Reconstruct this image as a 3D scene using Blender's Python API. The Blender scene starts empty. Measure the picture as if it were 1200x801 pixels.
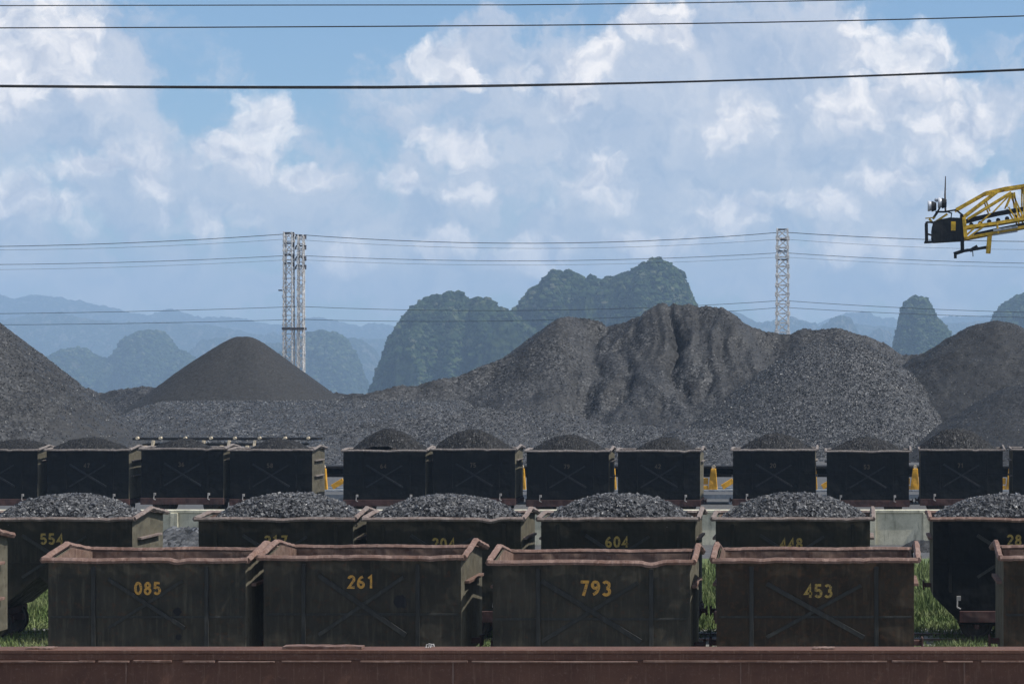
import bpy, bmesh, math, random
import numpy as np
from mathutils import Vector, Matrix
random.seed(7); np.random.seed(7)
sc = bpy.context.scene
COL = sc.collection
F = 2300.0; PX0 = 1000.0; HY = 435.0; EYE = 6.5

def wx(px, D): return (px-PX0)*D/F
def wz(py, D): return EYE+(HY-py)*D/F
def P(px, py, D): return (wx(px, D), D, wz(py, D))

# ------------------------------------------------------------------ noise
def _h(ix, iy, s):
    n = (ix.astype(np.int64)*374761393 + iy.astype(np.int64)*668265263 + s*1442695041) & 0x7fffffff
    n = ((n ^ (n >> 13))*1274126177) & 0x7fffffff
    n = (n ^ (n >> 16)) & 0xffff
    return n/32767.5-1.0
def vn(x, y, s=0):
    x = np.asarray(x, float); y = np.asarray(y, float)
    ix = np.floor(x); iy = np.floor(y); fx = x-ix; fy = y-iy
    fx = fx*fx*(3-2*fx); fy = fy*fy*(3-2*fy)
    a = _h(ix, iy, s); b = _h(ix+1, iy, s); c = _h(ix, iy+1, s); d = _h(ix+1, iy+1, s)
    return (a*(1-fx)+b*fx)*(1-fy)+(c*(1-fx)+d*fx)*fy
def fbm(x, y, o=4, s=0, g=.5):
    r = 0; a = 1; t = 0
    for i in range(o):
        r = r+a*vn(x*2**i+17.3*i, y*2**i-9.1*i, s+i*31); t += a; a *= g
    return r/t
def smooth(a, b, x):
    t = np.clip((x-a)/(b-a), 0, 1); return t*t*(3-2*t)

# ------------------------------------------------------------------ materials
def mat(name):
    m = bpy.data.materials.new(name); m.use_nodes = True
    nt = m.node_tree; b = nt.nodes['Principled BSDF']
    return m, nt, b
def N(nt, t, **k):
    n = nt.nodes.new(t)
    for a, v in k.items(): setattr(n, a, v)
    return n
def ramp(nt, fac, stops, interp='LINEAR'):
    r = N(nt, 'ShaderNodeValToRGB'); r.color_ramp.interpolation = interp
    e = r.color_ramp.elements
    while len(e) < len(stops): e.new(.5)
    for i, (p, c) in enumerate(stops):
        e[i].position = p; e[i].color = (c[0], c[1], c[2], 1) if hasattr(c, '__len__') else (c, c, c, 1)
    nt.links.new(fac, r.inputs[0]); return r.outputs[0]
def mixc(nt, f, a, b, mode='MIX'):
    m = N(nt, 'ShaderNodeMix', data_type='RGBA', blend_type=mode)
    for s, v in ((m.inputs[0], f), (m.inputs[6], a), (m.inputs[7], b)):
        if isinstance(v, (int, float)): s.default_value = v
        elif isinstance(v, (tuple, list)): s.default_value = (*v[:3], 1)
        else: nt.links.new(v, s)
    return m.outputs[2]
def mth(nt, op, a, b=None, c=None, clamp=False):
    m = N(nt, 'ShaderNodeMath', operation=op, use_clamp=clamp)
    for i, v in enumerate((a, b, c)):
        if v is None: continue
        if isinstance(v, (int, float)): m.inputs[i].default_value = v
        else: nt.links.new(v, m.inputs[i])
    return m.outputs[0]
def coords(nt, scale=(1, 1, 1), rnd=True):
    t = N(nt, 'ShaderNodeTexCoord'); mp = N(nt, 'ShaderNodeMapping')
    nt.links.new(t.outputs['Object'], mp.inputs[0]); mp.inputs['Scale'].default_value = scale
    if rnd:
        o = N(nt, 'ShaderNodeObjectInfo'); c = N(nt, 'ShaderNodeCombineXYZ')
        q = mth(nt, 'MULTIPLY', o.outputs['Random'], 37.0)
        for i in range(3): nt.links.new(q, c.inputs[i])
        nt.links.new(c.outputs[0], mp.inputs['Location'])
    return mp.outputs[0]
def noise(nt, vec, scale, detail=5, rough=.55, out='Fac', dim='3D'):
    n = N(nt, 'ShaderNodeTexNoise', noise_dimensions=dim); n.inputs['Scale'].default_value = scale
    n.inputs['Detail'].default_value = detail; n.inputs['Roughness'].default_value = rough
    nt.links.new(vec, n.inputs['Vector']); return n.outputs[out]
def bump(nt, h, b, strength=.5, dist=.02, prev=None):
    n = N(nt, 'ShaderNodeBump'); n.inputs['Strength'].default_value = strength
    n.inputs['Distance'].default_value = dist; nt.links.new(h, n.inputs['Height'])
    if prev is not None: nt.links.new(prev, n.inputs['Normal'])
    nt.links.new(n.outputs[0], b.inputs['Normal']); return n.outputs[0]

def paint_mat(name, base, dirt, rust, rust_amt=.35, rough=.6, var=.25, streak=True):
    """old painted steel: blotches, vertical streaks, rust, dents"""
    m, nt, b = mat(name)
    v = coords(nt); vs = coords(nt, (3, 3, .35))
    n1 = noise(nt, v, 1.6, 6, .6); n2 = noise(nt, vs, 4, 5, .65); n3 = noise(nt, v, 9, 6, .7)
    c = mixc(nt, ramp(nt, n1, [(.35, 0), (.68, 1)]), base, dirt)
    if streak: c = mixc(nt, ramp(nt, n2, [(.5, 0), (.72, .7)]), c, [x*1.7 for x in dirt])
    c = mixc(nt, ramp(nt, n3, [(.62-rust_amt*.2, 0), (.8-rust_amt*.2, 1)]), c, rust)
    o = N(nt, 'ShaderNodeObjectInfo')
    k = mth(nt, 'MULTIPLY_ADD', o.outputs['Random'], var, 1-var/2)
    hs = N(nt, 'ShaderNodeHueSaturation'); nt.links.new(k, hs.inputs['Value']); nt.links.new(c, hs.inputs['Color'])
    nt.links.new(hs.outputs[0], b.inputs['Base Color'])
    nt.links.new(ramp(nt, n3, [(.3, rough-.12), (.7, min(1, rough+.2))]), b.inputs['Roughness'])
    b.inputs['Specular IOR Level'].default_value = .5 if rough < .45 else .12
    p = bump(nt, noise(nt, v, 2.2, 2, .4), b, .8, .12)
    bump(nt, n3, b, .45, .01, p)
    return m

M = {}
M['front_paint'] = paint_mat('black_green_paint', (.0235, .0230, .0175), (.044, .039, .028), (.062, .036, .021))
M['front_brown'] = paint_mat('brown_black_paint', (.0245, .0190, .0120), (.040, .030, .019), (.060, .034, .019), .6)
M['mid_paint'] = paint_mat('olive_black_paint', (.0175, .0160, .0105), (.028, .025, .017), (.038, .026, .016))
M['back_paint'] = paint_mat('blue_black_paint', (0.004875, 0.00561, 0.005775), (0.0075, 0.00792, 0.0077), (0.0135, 0.0099, 0.00715), .2)
M['sunlit_end'] = paint_mat('sunlit_khaki_end', (0.126, 0.1143, 0.081), (0.1035, 0.0954, 0.072), (0.063, 0.0414, 0.0306), .3, .8)  # end walls: lighter copy of the side paint, sunlight put into the colour
M['inner'] = paint_mat('rust_dust_inner', (0.1445, 0.08925, 0.068), (0.1785, 0.1232, 0.0935), (0.0935, 0.0493, 0.0357), .5, .85)
M['rim'] = paint_mat('rusty_rim', (0.148, 0.08736, 0.0663), (0.192, 0.1326, 0.1092), (0.08, 0.039, 0.02808), .35, .7)
M['rim_mid'] = paint_mat('dusty_rim', (0.1628, 0.1232, 0.1056), (0.2024, 0.1672, 0.1496), (0.0968, 0.0572, 0.044), .35, .7)
M['rim_back'] = paint_mat('grey_rim', (.17, .145, .13), (.20, .175, .16), (.11, .085, .075), .3, .7)
M['frame'] = paint_mat('underframe_brown', (.075, .038, .034), (.06, .04, .036), (.10, .045, .03), .4, .8)
M['brace'] = paint_mat('brace_blue_black', (0.0288, 0.02952, 0.02664), (0.036, 0.036, 0.03168), (0.0396, 0.02592, 0.01728), .1, .5)
M['brace_back'] = paint_mat('brace_grey', (.017, .019, .022), (.020, .022, .025), (.018, .016, .015), .1, .5)
M['girder'] = None
M['wheel'] = paint_mat('wheel_steel', (.05, .045, .042), (.07, .06, .05), (.10, .06, .04), .4, .6)
M['hook'] = paint_mat('bare_hook', (.35, .33, .31), (.3, .28, .26), (.2, .13, .1), .2, .5)
M['yellow'] = paint_mat('machine_yellow', (.62, .33, .035), (.55, .29, .04), (.25, .12, .04), .25, .5, .1)
M['boom_yellow'] = paint_mat('boom_yellow', (.60, .37, .025), (.45, .28, .03), (.12, .08, .04), .45, .5, .3)
M['black'] = paint_mat('black_rubber', (.012, .012, .013), (.02, .02, .02), (.02, .018, .017), .2, .7)
M['silver'] = paint_mat('lamp_silver', (.5, .52, .55), (.4, .42, .45), (.2, .2, .2), .1, .3)
M['grey_steel'] = paint_mat('grey_steel', (.30, .33, .35), (.25, .27, .29), (.16, .12, .09), .25, .6)
M['cream'] = paint_mat('cream_post', (.62, .52, .38), (.5, .42, .3), (.3, .2, .12), .2, .6)
M['pylon'] = paint_mat('pylon_white_rust', (.80, .80, .78), (.70, .67, .62), (.14, .085, .06), .75, .6, .2)
M['wire'] = paint_mat('cable_dark', (.03, .032, .035), (.04, .042, .045), (.03, .03, .03), 0, .5)
M['insul'] = paint_mat('insulator_brown', (.06, .045, .04), (.05, .04, .04), (.05, .04, .03), .1, .4)

def number_mat(name, col, wear=.5):
    m, nt, b = mat(name); v = coords(nt)
    n = noise(nt, v, 30, 4, .7)
    nt.links.new(mixc(nt, ramp(nt, n, [(wear, 0), (wear+.18, 1)]), col, (.07, .06, .04)), b.inputs['Base Color'])
    b.inputs['Roughness'].default_value = .6
    return m
M['num'] = number_mat('worn_yellow_digits', (.52, .27, .035), .49)
M['num_dull'] = number_mat('dull_yellow_digits', (.36, .24, .04), .46)
M['num_back'] = number_mat('faded_orange_digits', (.05, .028, .009), .45)

def girder_mat():
    m, nt, b = mat('rust_brown_girder'); v = coords(nt, rnd=False); vs = coords(nt, (9, 9, .6), False)
    n1 = noise(nt, vs, 3.5, 6, .7); n2 = noise(nt, v, 2.5, 6, .6); n3 = noise(nt, v, 25, 6, .75)
    c = mixc(nt, ramp(nt, n2, [(.3, 0), (.7, 1)]), (.074, .030, .018), (.118, .052, .031))
    c = mixc(nt, ramp(nt, n1, [(.54, 0), (.72, .5)]), c, (.22, .14, .095))
    c = mixc(nt, ramp(nt, n3, [(.55, 0), (.72, .8)]), c, (.19, .12, .09))
    c = mixc(nt, ramp(nt, n3, [(.28, .9), (.4, 0)]), c, (.04, .022, .02))
    nt.links.new(c, b.inputs['Base Color']); b.inputs['Roughness'].default_value = .8
    bump(nt, n3, b, .7, .006); return m
M['girder'] = girder_mat()

def coal_mat(name, dark, light, cell=9.0, lump=.5, gloss=.38, dust=None, big=.15, tilt=.5, damp=0):
    """broken coal: facets tilted cell by cell for sun glints, and light cells paint in more of them"""
    m, nt, b = mat(name); v = coords(nt, rnd=False)
    vo = N(nt, 'ShaderNodeTexVoronoi'); vo.inputs['Scale'].default_value = cell; nt.links.new(v, vo.inputs['Vector'])
    vo2 = N(nt, 'ShaderNodeTexVoronoi'); vo2.inputs['Scale'].default_value = cell*2.3; nt.links.new(v, vo2.inputs['Vector'])
    sep = N(nt, 'ShaderNodeSeparateColor'); nt.links.new(vo.outputs['Color'], sep.inputs[0])
    c = mixc(nt, ramp(nt, sep.outputs[0], [(.1, 0), (.8, .55), (.97, 1)]), dark, light)  # random lump tone; the lightest cells carry painted sun glints
    n1 = noise(nt, v, big, 6, .6)
    if dust: c = mixc(nt, ramp(nt, n1, [(.42, 0), (.64, 1)]), c, dust)
    if damp:
        vd = coords(nt, (1, .5, .35), False); nd = noise(nt, vd, .45, 7, .68)
        c = mixc(nt, ramp(nt, nd, [(.46, 0), (.60, damp)]), c, (.016, .016, .0165))
    nt.links.new(c, b.inputs['Base Color'])
    nt.links.new(ramp(nt, sep.outputs[1], [(0, gloss+.35), (.8, gloss+.2), (.93, gloss)]), b.inputs['Roughness'])
    b.inputs['Specular IOR Level'].default_value = .22
    # tilt normals per cell
    geo = N(nt, 'ShaderNodeNewGeometry')
    s1 = N(nt, 'ShaderNodeVectorMath', operation='SUBTRACT'); nt.links.new(vo.outputs['Color'], s1.inputs[0]); s1.inputs[1].default_value = (.5, .5, .5)
    s2 = N(nt, 'ShaderNodeVectorMath', operation='SCALE'); nt.links.new(s1.outputs[0], s2.inputs[0]); s2.inputs['Scale'].default_value = tilt*2
    s3 = N(nt, 'ShaderNodeVectorMath', operation='ADD'); nt.links.new(s2.outputs[0], s3.inputs[0]); nt.links.new(geo.outputs['Normal'], s3.inputs[1])
    s4 = N(nt, 'ShaderNodeVectorMath', operation='NORMALIZE'); nt.links.new(s3.outputs[0], s4.inputs[0])
    bp = N(nt, 'ShaderNodeBump'); bp.inputs['Strength'].default_value = lump; bp.inputs['Distance'].default_value = .5/cell
    nt.links.new(vo2.outputs['Distance'], bp.inputs['Height']); bp.invert = True
    nt.links.new(s4.outputs[0], bp.inputs['Normal']); nt.links.new(bp.outputs[0], b.inputs['Normal'])
    return m
M['coal_coarse'] = coal_mat('coal_coarse', (0.0264, 0.0268, 0.028), (0.104, 0.1056, 0.1088), 7.0, .25, .3, (0.0576, 0.0584, 0.06), .12, .25)
M['coal_ridge'] = coal_mat('coal_ridge', (0.0144, 0.01456, 0.0152), (0.092, 0.0928, 0.0944), 7.5, .25, .35, (0.036, 0.0364, 0.0376), .16, .22, .75)
M['coal_left'] = coal_mat('coal_left', (0.017, 0.01725, 0.01785), (0.085, 0.08585, 0.0867), 8.0, .2, .4, (0.0374, 0.03782, 0.03868), .2, .2, .5)
M['coal_fine'] = coal_mat('coal_fine', (0.02295, 0.02337, 0.0238), (0.0391, 0.03952, 0.03995), 11.0, .1, .5, None, .12, .08)
M['coal_right'] = coal_mat('coal_right', (0.01488, 0.01513, 0.01572), (0.0442, 0.04505, 0.0459), 9.0, .15, .45, (0.02635, 0.02678, 0.02763), .12, .12, .4)
M['coal_bank'] = coal_mat('coal_bank', (0.0228, 0.02356, 0.02432), (0.114, 0.1163, 0.1201), 6.5, .25, .35, (0.04408, 0.04484, 0.04636), .18, .25)
M['coal_lump'] = coal_mat('coal_lump', (.020, .020, .021), (.165, .165, .168), 16.0, .1, .2, None, .5, .14)
M['coal_load'] = coal_mat('coal_load_fine', (.006, .006, .0065), (.020, .020, .021), 13.0, .2, .4, (.010, .010, .0105), .9, .15)
def pebble_mat():
    m, nt, b = mat('coal_pebbles'); g = N(nt, 'ShaderNodeNewGeometry')
    nt.links.new(ramp(nt, g.outputs['Random Per Island'], [(0, (.011, .011, .0112)), (.5, (.034, .034, .0345)), (.90, (.075, .075, .076)), (.985, (.27, .27, .26))]), b.inputs['Base Color'])  # lump tones at random; the rare near-white ones are painted glints
    b.inputs['Roughness'].default_value = .4; b.inputs['Specular IOR Level'].default_value = .35; return m
M['pebble'] = pebble_mat()

def concrete_mat():
    m, nt, b = mat('stained_concrete'); v = coords(nt, rnd=False); vs = coords(nt, (2, 2, .3), False)
    n1 = noise(nt, v, 1.2, 7, .7); n2 = noise(nt, vs, 3, 6, .7); n3 = noise(nt, v, 14, 5, .7)
    c = mixc(nt, ramp(nt, n1, [(.35, 0), (.62, 1)]), (.40, .375, .27), (.64, .60, .46))
    c = mixc(nt, ramp(nt, n2, [(.52, 0), (.68, .8)]), c, (.20, .19, .14))
    c = mixc(nt, ramp(nt, n3, [(.55, 0), (.75, .5)]), c, (.13, .13, .09))
    nt.links.new(c, b.inputs['Base Color']); b.inputs['Roughness'].default_value = .9
    bump(nt, n3, b, .5, .02); return m
M['concrete'] = concrete_mat()

def ground_mat():
    m, nt, b = mat('ground_cover')
    t = N(nt, 'ShaderNodeNewGeometry'); sx = N(nt, 'ShaderNodeSeparateXYZ'); nt.links.new(t.outputs['Position'], sx.inputs[0])
    v = t.outputs['Position']
    n1 = noise(nt, v, .3, 6, .6); n2 = noise(nt, v, 6, 6, .7); n3 = noise(nt, v, .012, 6, .6)
    coal = mixc(nt, ramp(nt, n2, [(.35, 0), (.7, 1)]), (.045, .045, .045), (.10, .10, .10))
    grass = mixc(nt, ramp(nt, n2, [(.35, 0), (.7, 1)]), (.05, .085, .02), (.13, .15, .06))
    grav = mixc(nt, ramp(nt, n2, [(.4, 0), (.65, 1)]), (.10, .095, .09), (.24, .23, .22))
    far = mixc(nt, ramp(nt, n3, [(.4, 0), (.62, 1)]), (.035, .06, .03), (.09, .11, .07))
    y = mth(nt, 'ADD', sx.outputs[1], mth(nt, 'MULTIPLY', mth(nt, 'SUBTRACT', n1, .5), 3.0))
    c = mixc(nt, mth(nt, 'GREATER_THAN', y, 41.5), grav, grass)
    c = mixc(nt, mth(nt, 'GREATER_THAN', y, 69.5), c, coal)
    c = mixc(nt, mth(nt, 'GREATER_THAN', y, 420), c, far)
    nt.links.new(c, b.inputs['Base Color']); b.inputs['Roughness'].default_value = .95
    bump(nt, n2, b, .6, .06); return m
M['ground'] = ground_mat()
def simple_noise_mat(name, a, b_, scale, rough=.9, bs=.6, bd=.03, lo=.4, hi=.62):
    m, nt, b = mat(name); v = coords(nt, rnd=False); n = noise(nt, v, scale, 6, .7)
    nt.links.new(mixc(nt, ramp(nt, n, [(lo, 0), (hi, 1)]), a, b_), b.inputs['Base Color'])
    b.inputs['Roughness'].default_value = rough; bump(nt, n, b, bs, bd); return m
M['ballast'] = simple_noise_mat('ballast_stone', (.08, .075, .07), (.26, .25, .23), 9)
M['sleeper'] = simple_noise_mat('sleeper_concrete', (.16, .15, .13), (.26, .25, .22), 5)
M['railsteel'] = simple_noise_mat('rail_rust', (.10, .06, .045), (.20, .13, .10), 6, .5)
M['rag'] = simple_noise_mat('pale_scrap', (.35, .34, .32), (.6, .58, .55), 14)
def grass_mat():
    m, nt, b = mat('grass_blades'); g = N(nt, 'ShaderNodeNewGeometry')
    n = noise(nt, g.outputs['Position'], .9, 4, .6); r = g.outputs['Random Per Island']
    c = mixc(nt, r, (.050, .085, .018), (.15, .19, .065))
    c = mixc(nt, ramp(nt, n, [(.45, 0), (.7, .7)]), c, (.20, .21, .10))
    nt.links.new(c, b.inputs['Base Color']); b.inputs['Roughness'].default_value = .7; b.inputs['Specular IOR Level'].default_value = .2
    return m
M['grass'] = grass_mat()
def karst_mat(seed, rock=.5):
    m, nt, b = mat('jungle_rock'); g = N(nt, 'ShaderNodeNewGeometry'); p = g.outputs['Position']
    mp = N(nt, 'ShaderNodeMapping'); nt.links.new(p, mp.inputs[0]); mp.inputs['Scale'].default_value = (1, 1, .6)
    n1 = noise(nt, mp.outputs[0], .05, 7, .65); n2 = noise(nt, p, .25, 6, .7)
    vo = N(nt, 'ShaderNodeTexVoronoi'); vo.inputs['Scale'].default_value = .16; nt.links.new(p, vo.inputs['Vector'])
    n3 = noise(nt, p, .09, 5, .7)
    c = mixc(nt, ramp(nt, n2, [(.38, 0), (.62, 1)]), (.008, .018, .006), (.050, .070, .020))
    c = mixc(nt, ramp(nt, n3, [(.4, 0), (.6, .8)]), c, (.010, .020, .008))
    c = mixc(nt, ramp(nt, n1, [(.60-.08*rock, 0), (.68-.08*rock, .7)]), c, (.15, .145, .125))
    nt.links.new(c, b.inputs['Base Color']); b.inputs['Roughness'].default_value = .95; b.inputs['Specular IOR Level'].default_value = .1
    q = bump(nt, n2, b, 1.0, 4.0); bump(nt, vo.outputs['Distance'], b, .8, 5.0, q); return m
M['karst'] = karst_mat(0); M['karst_far'] = karst_mat(1, .9)

# ------------------------------------------------------------------ object helpers
def put(name, me, m=None, parent=None, loc=None, m2=None):
    o = bpy.data.objects.new(name, me); COL.objects.link(o)
    if m is not None and not me.materials: me.materials.append(m)
    if m2 is not None and len(me.materials) < 2: me.materials.append(m2)
    if parent is not None: o.parent = parent
    if loc is not None: o.location = loc
    return o
def tag(o, label=None, cat=None, group=None, kind=None):
    if label: o['label'] = label
    if cat: o['category'] = cat
    if group: o['group'] = group
    if kind: o['kind'] = kind
    return o
def empty(name, loc): 
    o = bpy.data.objects.new(name, None); o.empty_display_size = .3; o.location = loc; COL.objects.link(o); return o
def mesh_np(name, v, f, smoothf=False):
    me = bpy.data.meshes.new(name); v = np.asarray(v, np.float32); f = np.asarray(f, np.int32); k = f.shape[1]
    me.vertices.add(len(v)); me.vertices.foreach_set('co', v.ravel())
    me.loops.add(f.size); me.loops.foreach_set('vertex_index', f.ravel())
    me.polygons.add(len(f)); me.polygons.foreach_set('loop_start', np.arange(0, f.size, k, dtype=np.int32))
    me.update(calc_edges=True)
    me.polygons.foreach_set('use_smooth', np.full(len(f), smoothf)); me.update(); return me

class MB:
    def __init__(s): s.v = []; s.f = []
    def add(s, v, f):
        b = len(s.v); s.v += [tuple(x) for x in v]; s.f += [tuple(b+i for i in q) for q in f]; return s
    def box(s, x0, x1, y0, y1, z0, z1):
        return s.add([(x0, y0, z0), (x1, y0, z0), (x1, y1, z0), (x0, y1, z0), (x0, y0, z1), (x1, y0, z1), (x1, y1, z1), (x0, y1, z1)],
                     [(0, 3, 2, 1), (4, 5, 6, 7), (0, 1, 5, 4), (1, 2, 6, 5), (2, 3, 7, 6), (3, 0, 4, 7)])
    def bar(s, a, b, w, h=None, up=(0, 0, 1), n=4):
        a = Vector(a); b = Vector(b); d = (b-a).normalized(); h = w if h is None else h
        u = Vector(up)
        if abs(d.dot(u)) > .95: u = Vector((1, 0, 0))
        r = d.cross(u).normalized(); u = r.cross(d)
        if n == 4: ring = [(-.5, -.5), (.5, -.5), (.5, .5), (-.5, .5)]
        else: ring = [(.5*math.cos(2*math.pi*i/n), .5*math.sin(2*math.pi*i/n)) for i in range(n)]
        v = [p+r*(x*w)+u*(y*h) for p in (a, b) for x, y in ring]
        f = [(i, (i+1) % n, n+(i+1) % n, n+i) for i in range(n)]+[tuple(range(n))[::-1], tuple(range(n, 2*n))]
        return s.add(v, f)
    def tube(s, pts, r, n=8):
        pts = [Vector(p) for p in pts]; b = len(s.v); rings = []
        for i, p in enumerate(pts):
            d = (pts[min(i+1, len(pts)-1)]-pts[max(i-1, 0)]).normalized()
            u = Vector((0, 0, 1)) if abs(d.z) < .95 else Vector((1, 0, 0))
            x = d.cross(u).normalized(); u = x.cross(d)
            rr = r[i] if hasattr(r, '__len__') else r
            s.v += [tuple(p+x*math.cos(2*math.pi*k/n)*rr+u*math.sin(2*math.pi*k/n)*rr) for k in range(n)]
        for i in range(len(pts)-1):
            for k in range(n): s.f.append((b+i*n+k, b+i*n+(k+1) % n, b+(i+1)*n+(k+1) % n, b+(i+1)*n+k))
        s.f.append(tuple(b+k for k in range(n))[::-1]); s.f.append(tuple(b+(len(pts)-1)*n+k for k in range(n)))
        return s
    def lathe(s, c, prof, axis='y', n=20):
        """prof: (offset along axis, radius)"""
        b = len(s.v); c = Vector(c)
        for o, r in prof:
            for k in range(n):
                a = 2*math.pi*k/n; q = (r*math.cos(a), r*math.sin(a))
                s.v.append(tuple(c+(Vector((q[0], o, q[1])) if axis == 'y' else Vector((o, q[0], q[1])) if axis == 'x' else Vector((q[0], q[1], o)))))
        m = len(prof)
        for i in range(m-1):
            for k in range(n): s.f.append((b+i*n+k, b+i*n+(k+1) % n, b+(i+1)*n+(k+1) % n, b+(i+1)*n+k))
        s.f.append(tuple(b+k for k in range(n))); s.f.append(tuple(b+(m-1)*n+k for k in range(n))[::-1]); return s
    def mesh(s, name, bevel=0, sm=False):
        me = bpy.data.meshes.new(name); me.from_pydata(s.v, [], s.f); me.update()
        bm = bmesh.new(); bm.from_mesh(me)
        if bevel:
            bmesh.ops.bevel(bm, geom=bm.edges[:], offset=bevel, segments=1, affect='EDGES', clamp_overlap=True)
        bmesh.ops.recalc_face_normals(bm, faces=bm.faces[:]); bm.to_mesh(me); bm.free()
        if sm:
            for p in me.polygons: p.use_smooth = True
        return me
    def build(s, name, m, parent=None, bevel=0, sm=False, loc=None): return put(name, s.mesh(name, bevel, sm), m, parent, loc)

# ------------------------------------------------------------------ wagons
RIMZ = 2.97; HL = 1.93; HW = 1.13; BL = 1.86; BW = 1.05
PEAKS = {'front': (.17, .19), 'mid': (.05, .15), 'back': (.02, .12)}
PROF = {
 'slope': [(-BL, 2.92), (-BL, 1.1), (-1.18, .42), (1.18, .42), (BL, 1.1), (BL, 2.92)],
 'steep': [(-BL, 2.92), (-BL, 1.55), (-.95, .55), (.95, .55), (BL, 1.5), (BL, 2.92)],
 'notch': [(-BL, 2.92), (-BL, 1.05), (-1.62, .72), (-1.42, .72), (-.39, 1.57), (.62, .66), (1.2, .66), (BL, 1.2), (BL, 2.92)],
 'box': [(-BL, 2.92), (-BL, .74), (BL, .74), (BL, 2.92)],
}
def body_mesh(kind, pk):
    pr = PROF[kind]; n = len(pr)
    bm = bmesh.new()
    A = [bm.verts.new((x, -BW, z)) for x, z in pr]; B = [bm.verts.new((x, BW, z)) for x, z in pr]
    fa = bm.faces.new(A); fb = bm.faces.new(B[::-1])
    pl = bm.verts.new((-BL, 0, 2.92+pk[0])); pr_ = bm.verts.new((BL, 0, 2.92+pk[1]))
    e1 = bm.faces.new([A[1], A[0], pl, B[0], B[1]])
    e2 = bm.faces.new([A[-2], B[-2], B[-1], pr_, A[-1]])
    fl = [bm.faces.new([A[i], A[i+1], B[i+1], B[i]][::-1]) for i in range(1, n-2)]
    bmesh.ops.recalc_face_normals(bm, faces=bm.faces[:])
    fa.material_index = fb.material_index = 0
    for f in (e1, e2): f.material_index = 1
    # solid thickness: duplicate, shift inwards
    inner = bmesh.ops.duplicate(bm, geom=bm.faces[:]+bm.verts[:]+bm.edges[:])
    t = .035
    for e in inner['geom']:
        if isinstance(e, bmesh.types.BMVert):
            c = e.co; e.co = Vector((c.x-math.copysign(t, c.x) if abs(c.x) > 1.7 else c.x, c.y-math.copysign(t, c.y) if c.y else 0, c.z+t if c.z < 2.8 else c.z))
        if isinstance(e, bmesh.types.BMFace): e.normal_flip(); e.material_index = 2
    me = bpy.data.meshes.new('body'); bm.to_mesh(me); bm.free(); return me

def rim_mesh(seed, dents, pk):
    """rolled flange round the top, gabled over both ends"""
    rr = random.Random(seed); mb = MB(); r = .05
    def side(y):
        pts = []
        for i in range(61):
            x = -HL+2*HL*i/60; z = RIMZ-.02+.008*math.sin(x*3+seed)+.004*rr.uniform(-1, 1); yy = y+.006*rr.uniform(-1, 1)
            for dx, dd, w in dents:
                if y < 0: z -= dd*math.exp(-((x-dx)/w)**2); yy -= dd*.5*math.exp(-((x-dx)/w)**2)
            pts.append((x, yy, z))
        return pts
    n = 6
    mb.tube(side(-HW), [r*1.1]*61, n); mb.tube(side(HW), [r*1.1]*61, n)
    for sx in (-1, 1):
        pts = []
        for i in range(21):
            y = -HW+2*HW*i/20; z = RIMZ-.02+(pk[0 if sx < 0 else 1]+.03)*(1-abs(y)/HW)+.006*rr.uniform(-1, 1)
            pts.append((sx*(HL+.008*rr.uniform(-1, 1)), y, z))
        mb.tube(pts, r*(1.6 if pk[0] > .2 else 1.25), n)
    return mb.mesh('rim')
DENTS = [[(.62, .035, .12)], [(-.3, .012, .1), (1.3, .015, .1)], [(1.15, .05, .16)], [(-1.0, .02, .2), (.9, .012, .08)], [(.2, .02, .3)]]

def mbox(name, *b, bevel=.006):
    return MB().box(*b).mesh(name, bevel)
RIB = mbox('rib', -.04, .04, -.035, 0, 0, 1.65)
def brace_mesh(w, t):
    return MB().bar((-.72, -t/2, .46), (.72, -t/2, -.46), t, w, up=(0, 0, 1)).mesh('brace', .004)
def flat_bar(a, b, w, y0, y1):
    a = Vector((a[0], 0, a[1])); b = Vector((b[0], 0, b[1])); d = (b-a).normalized(); n = Vector((-d.z, 0, d.x))*w/2
    q = [a-n, b-n, b+n, a+n]
    return MB().add([(p.x, y0, p.z) for p in q]+[(p.x, y1, p.z) for p in q], [(0, 1, 2, 3), (7, 6, 5, 4), (0, 4, 5, 1), (1, 5, 6, 2), (2, 6, 7, 3), (3, 7, 4, 0)])
BR1 = flat_bar((-.72, .46), (.72, -.46), .075, -.032, 0).mesh('brace', .004)
BR2 = flat_bar((-.72, -.46), (.68, .43), .06, -.016, 0).mesh('brace', .004)
SEAM = mbox('seam_strip', -BL+.05, BL-.05, -.014, 0, -.02, .02, bevel=.003)
LEDGE = mbox('end_ledge', 0, .10, -.72, .72, -.028, .028)
def wheel_mesh():
    return MB().lathe((0, 0, 0), [(-.07, .06), (-.07, .12), (-.045, .13), (-.03, .30), (-.06, .31), (-.06, .365), (.05, .37), (.05, .41), (.075, .41), (.075, .30), (.03, .28), (.04, .12), (.07, .1)], 'y', 28).mesh('wheel', sm=False)
WHEEL = wheel_mesh()
AXLE = MB().lathe((0, 0, 0), [(-.68, .05), (.68, .05)], 'y', 12).mesh('axle')
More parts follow.
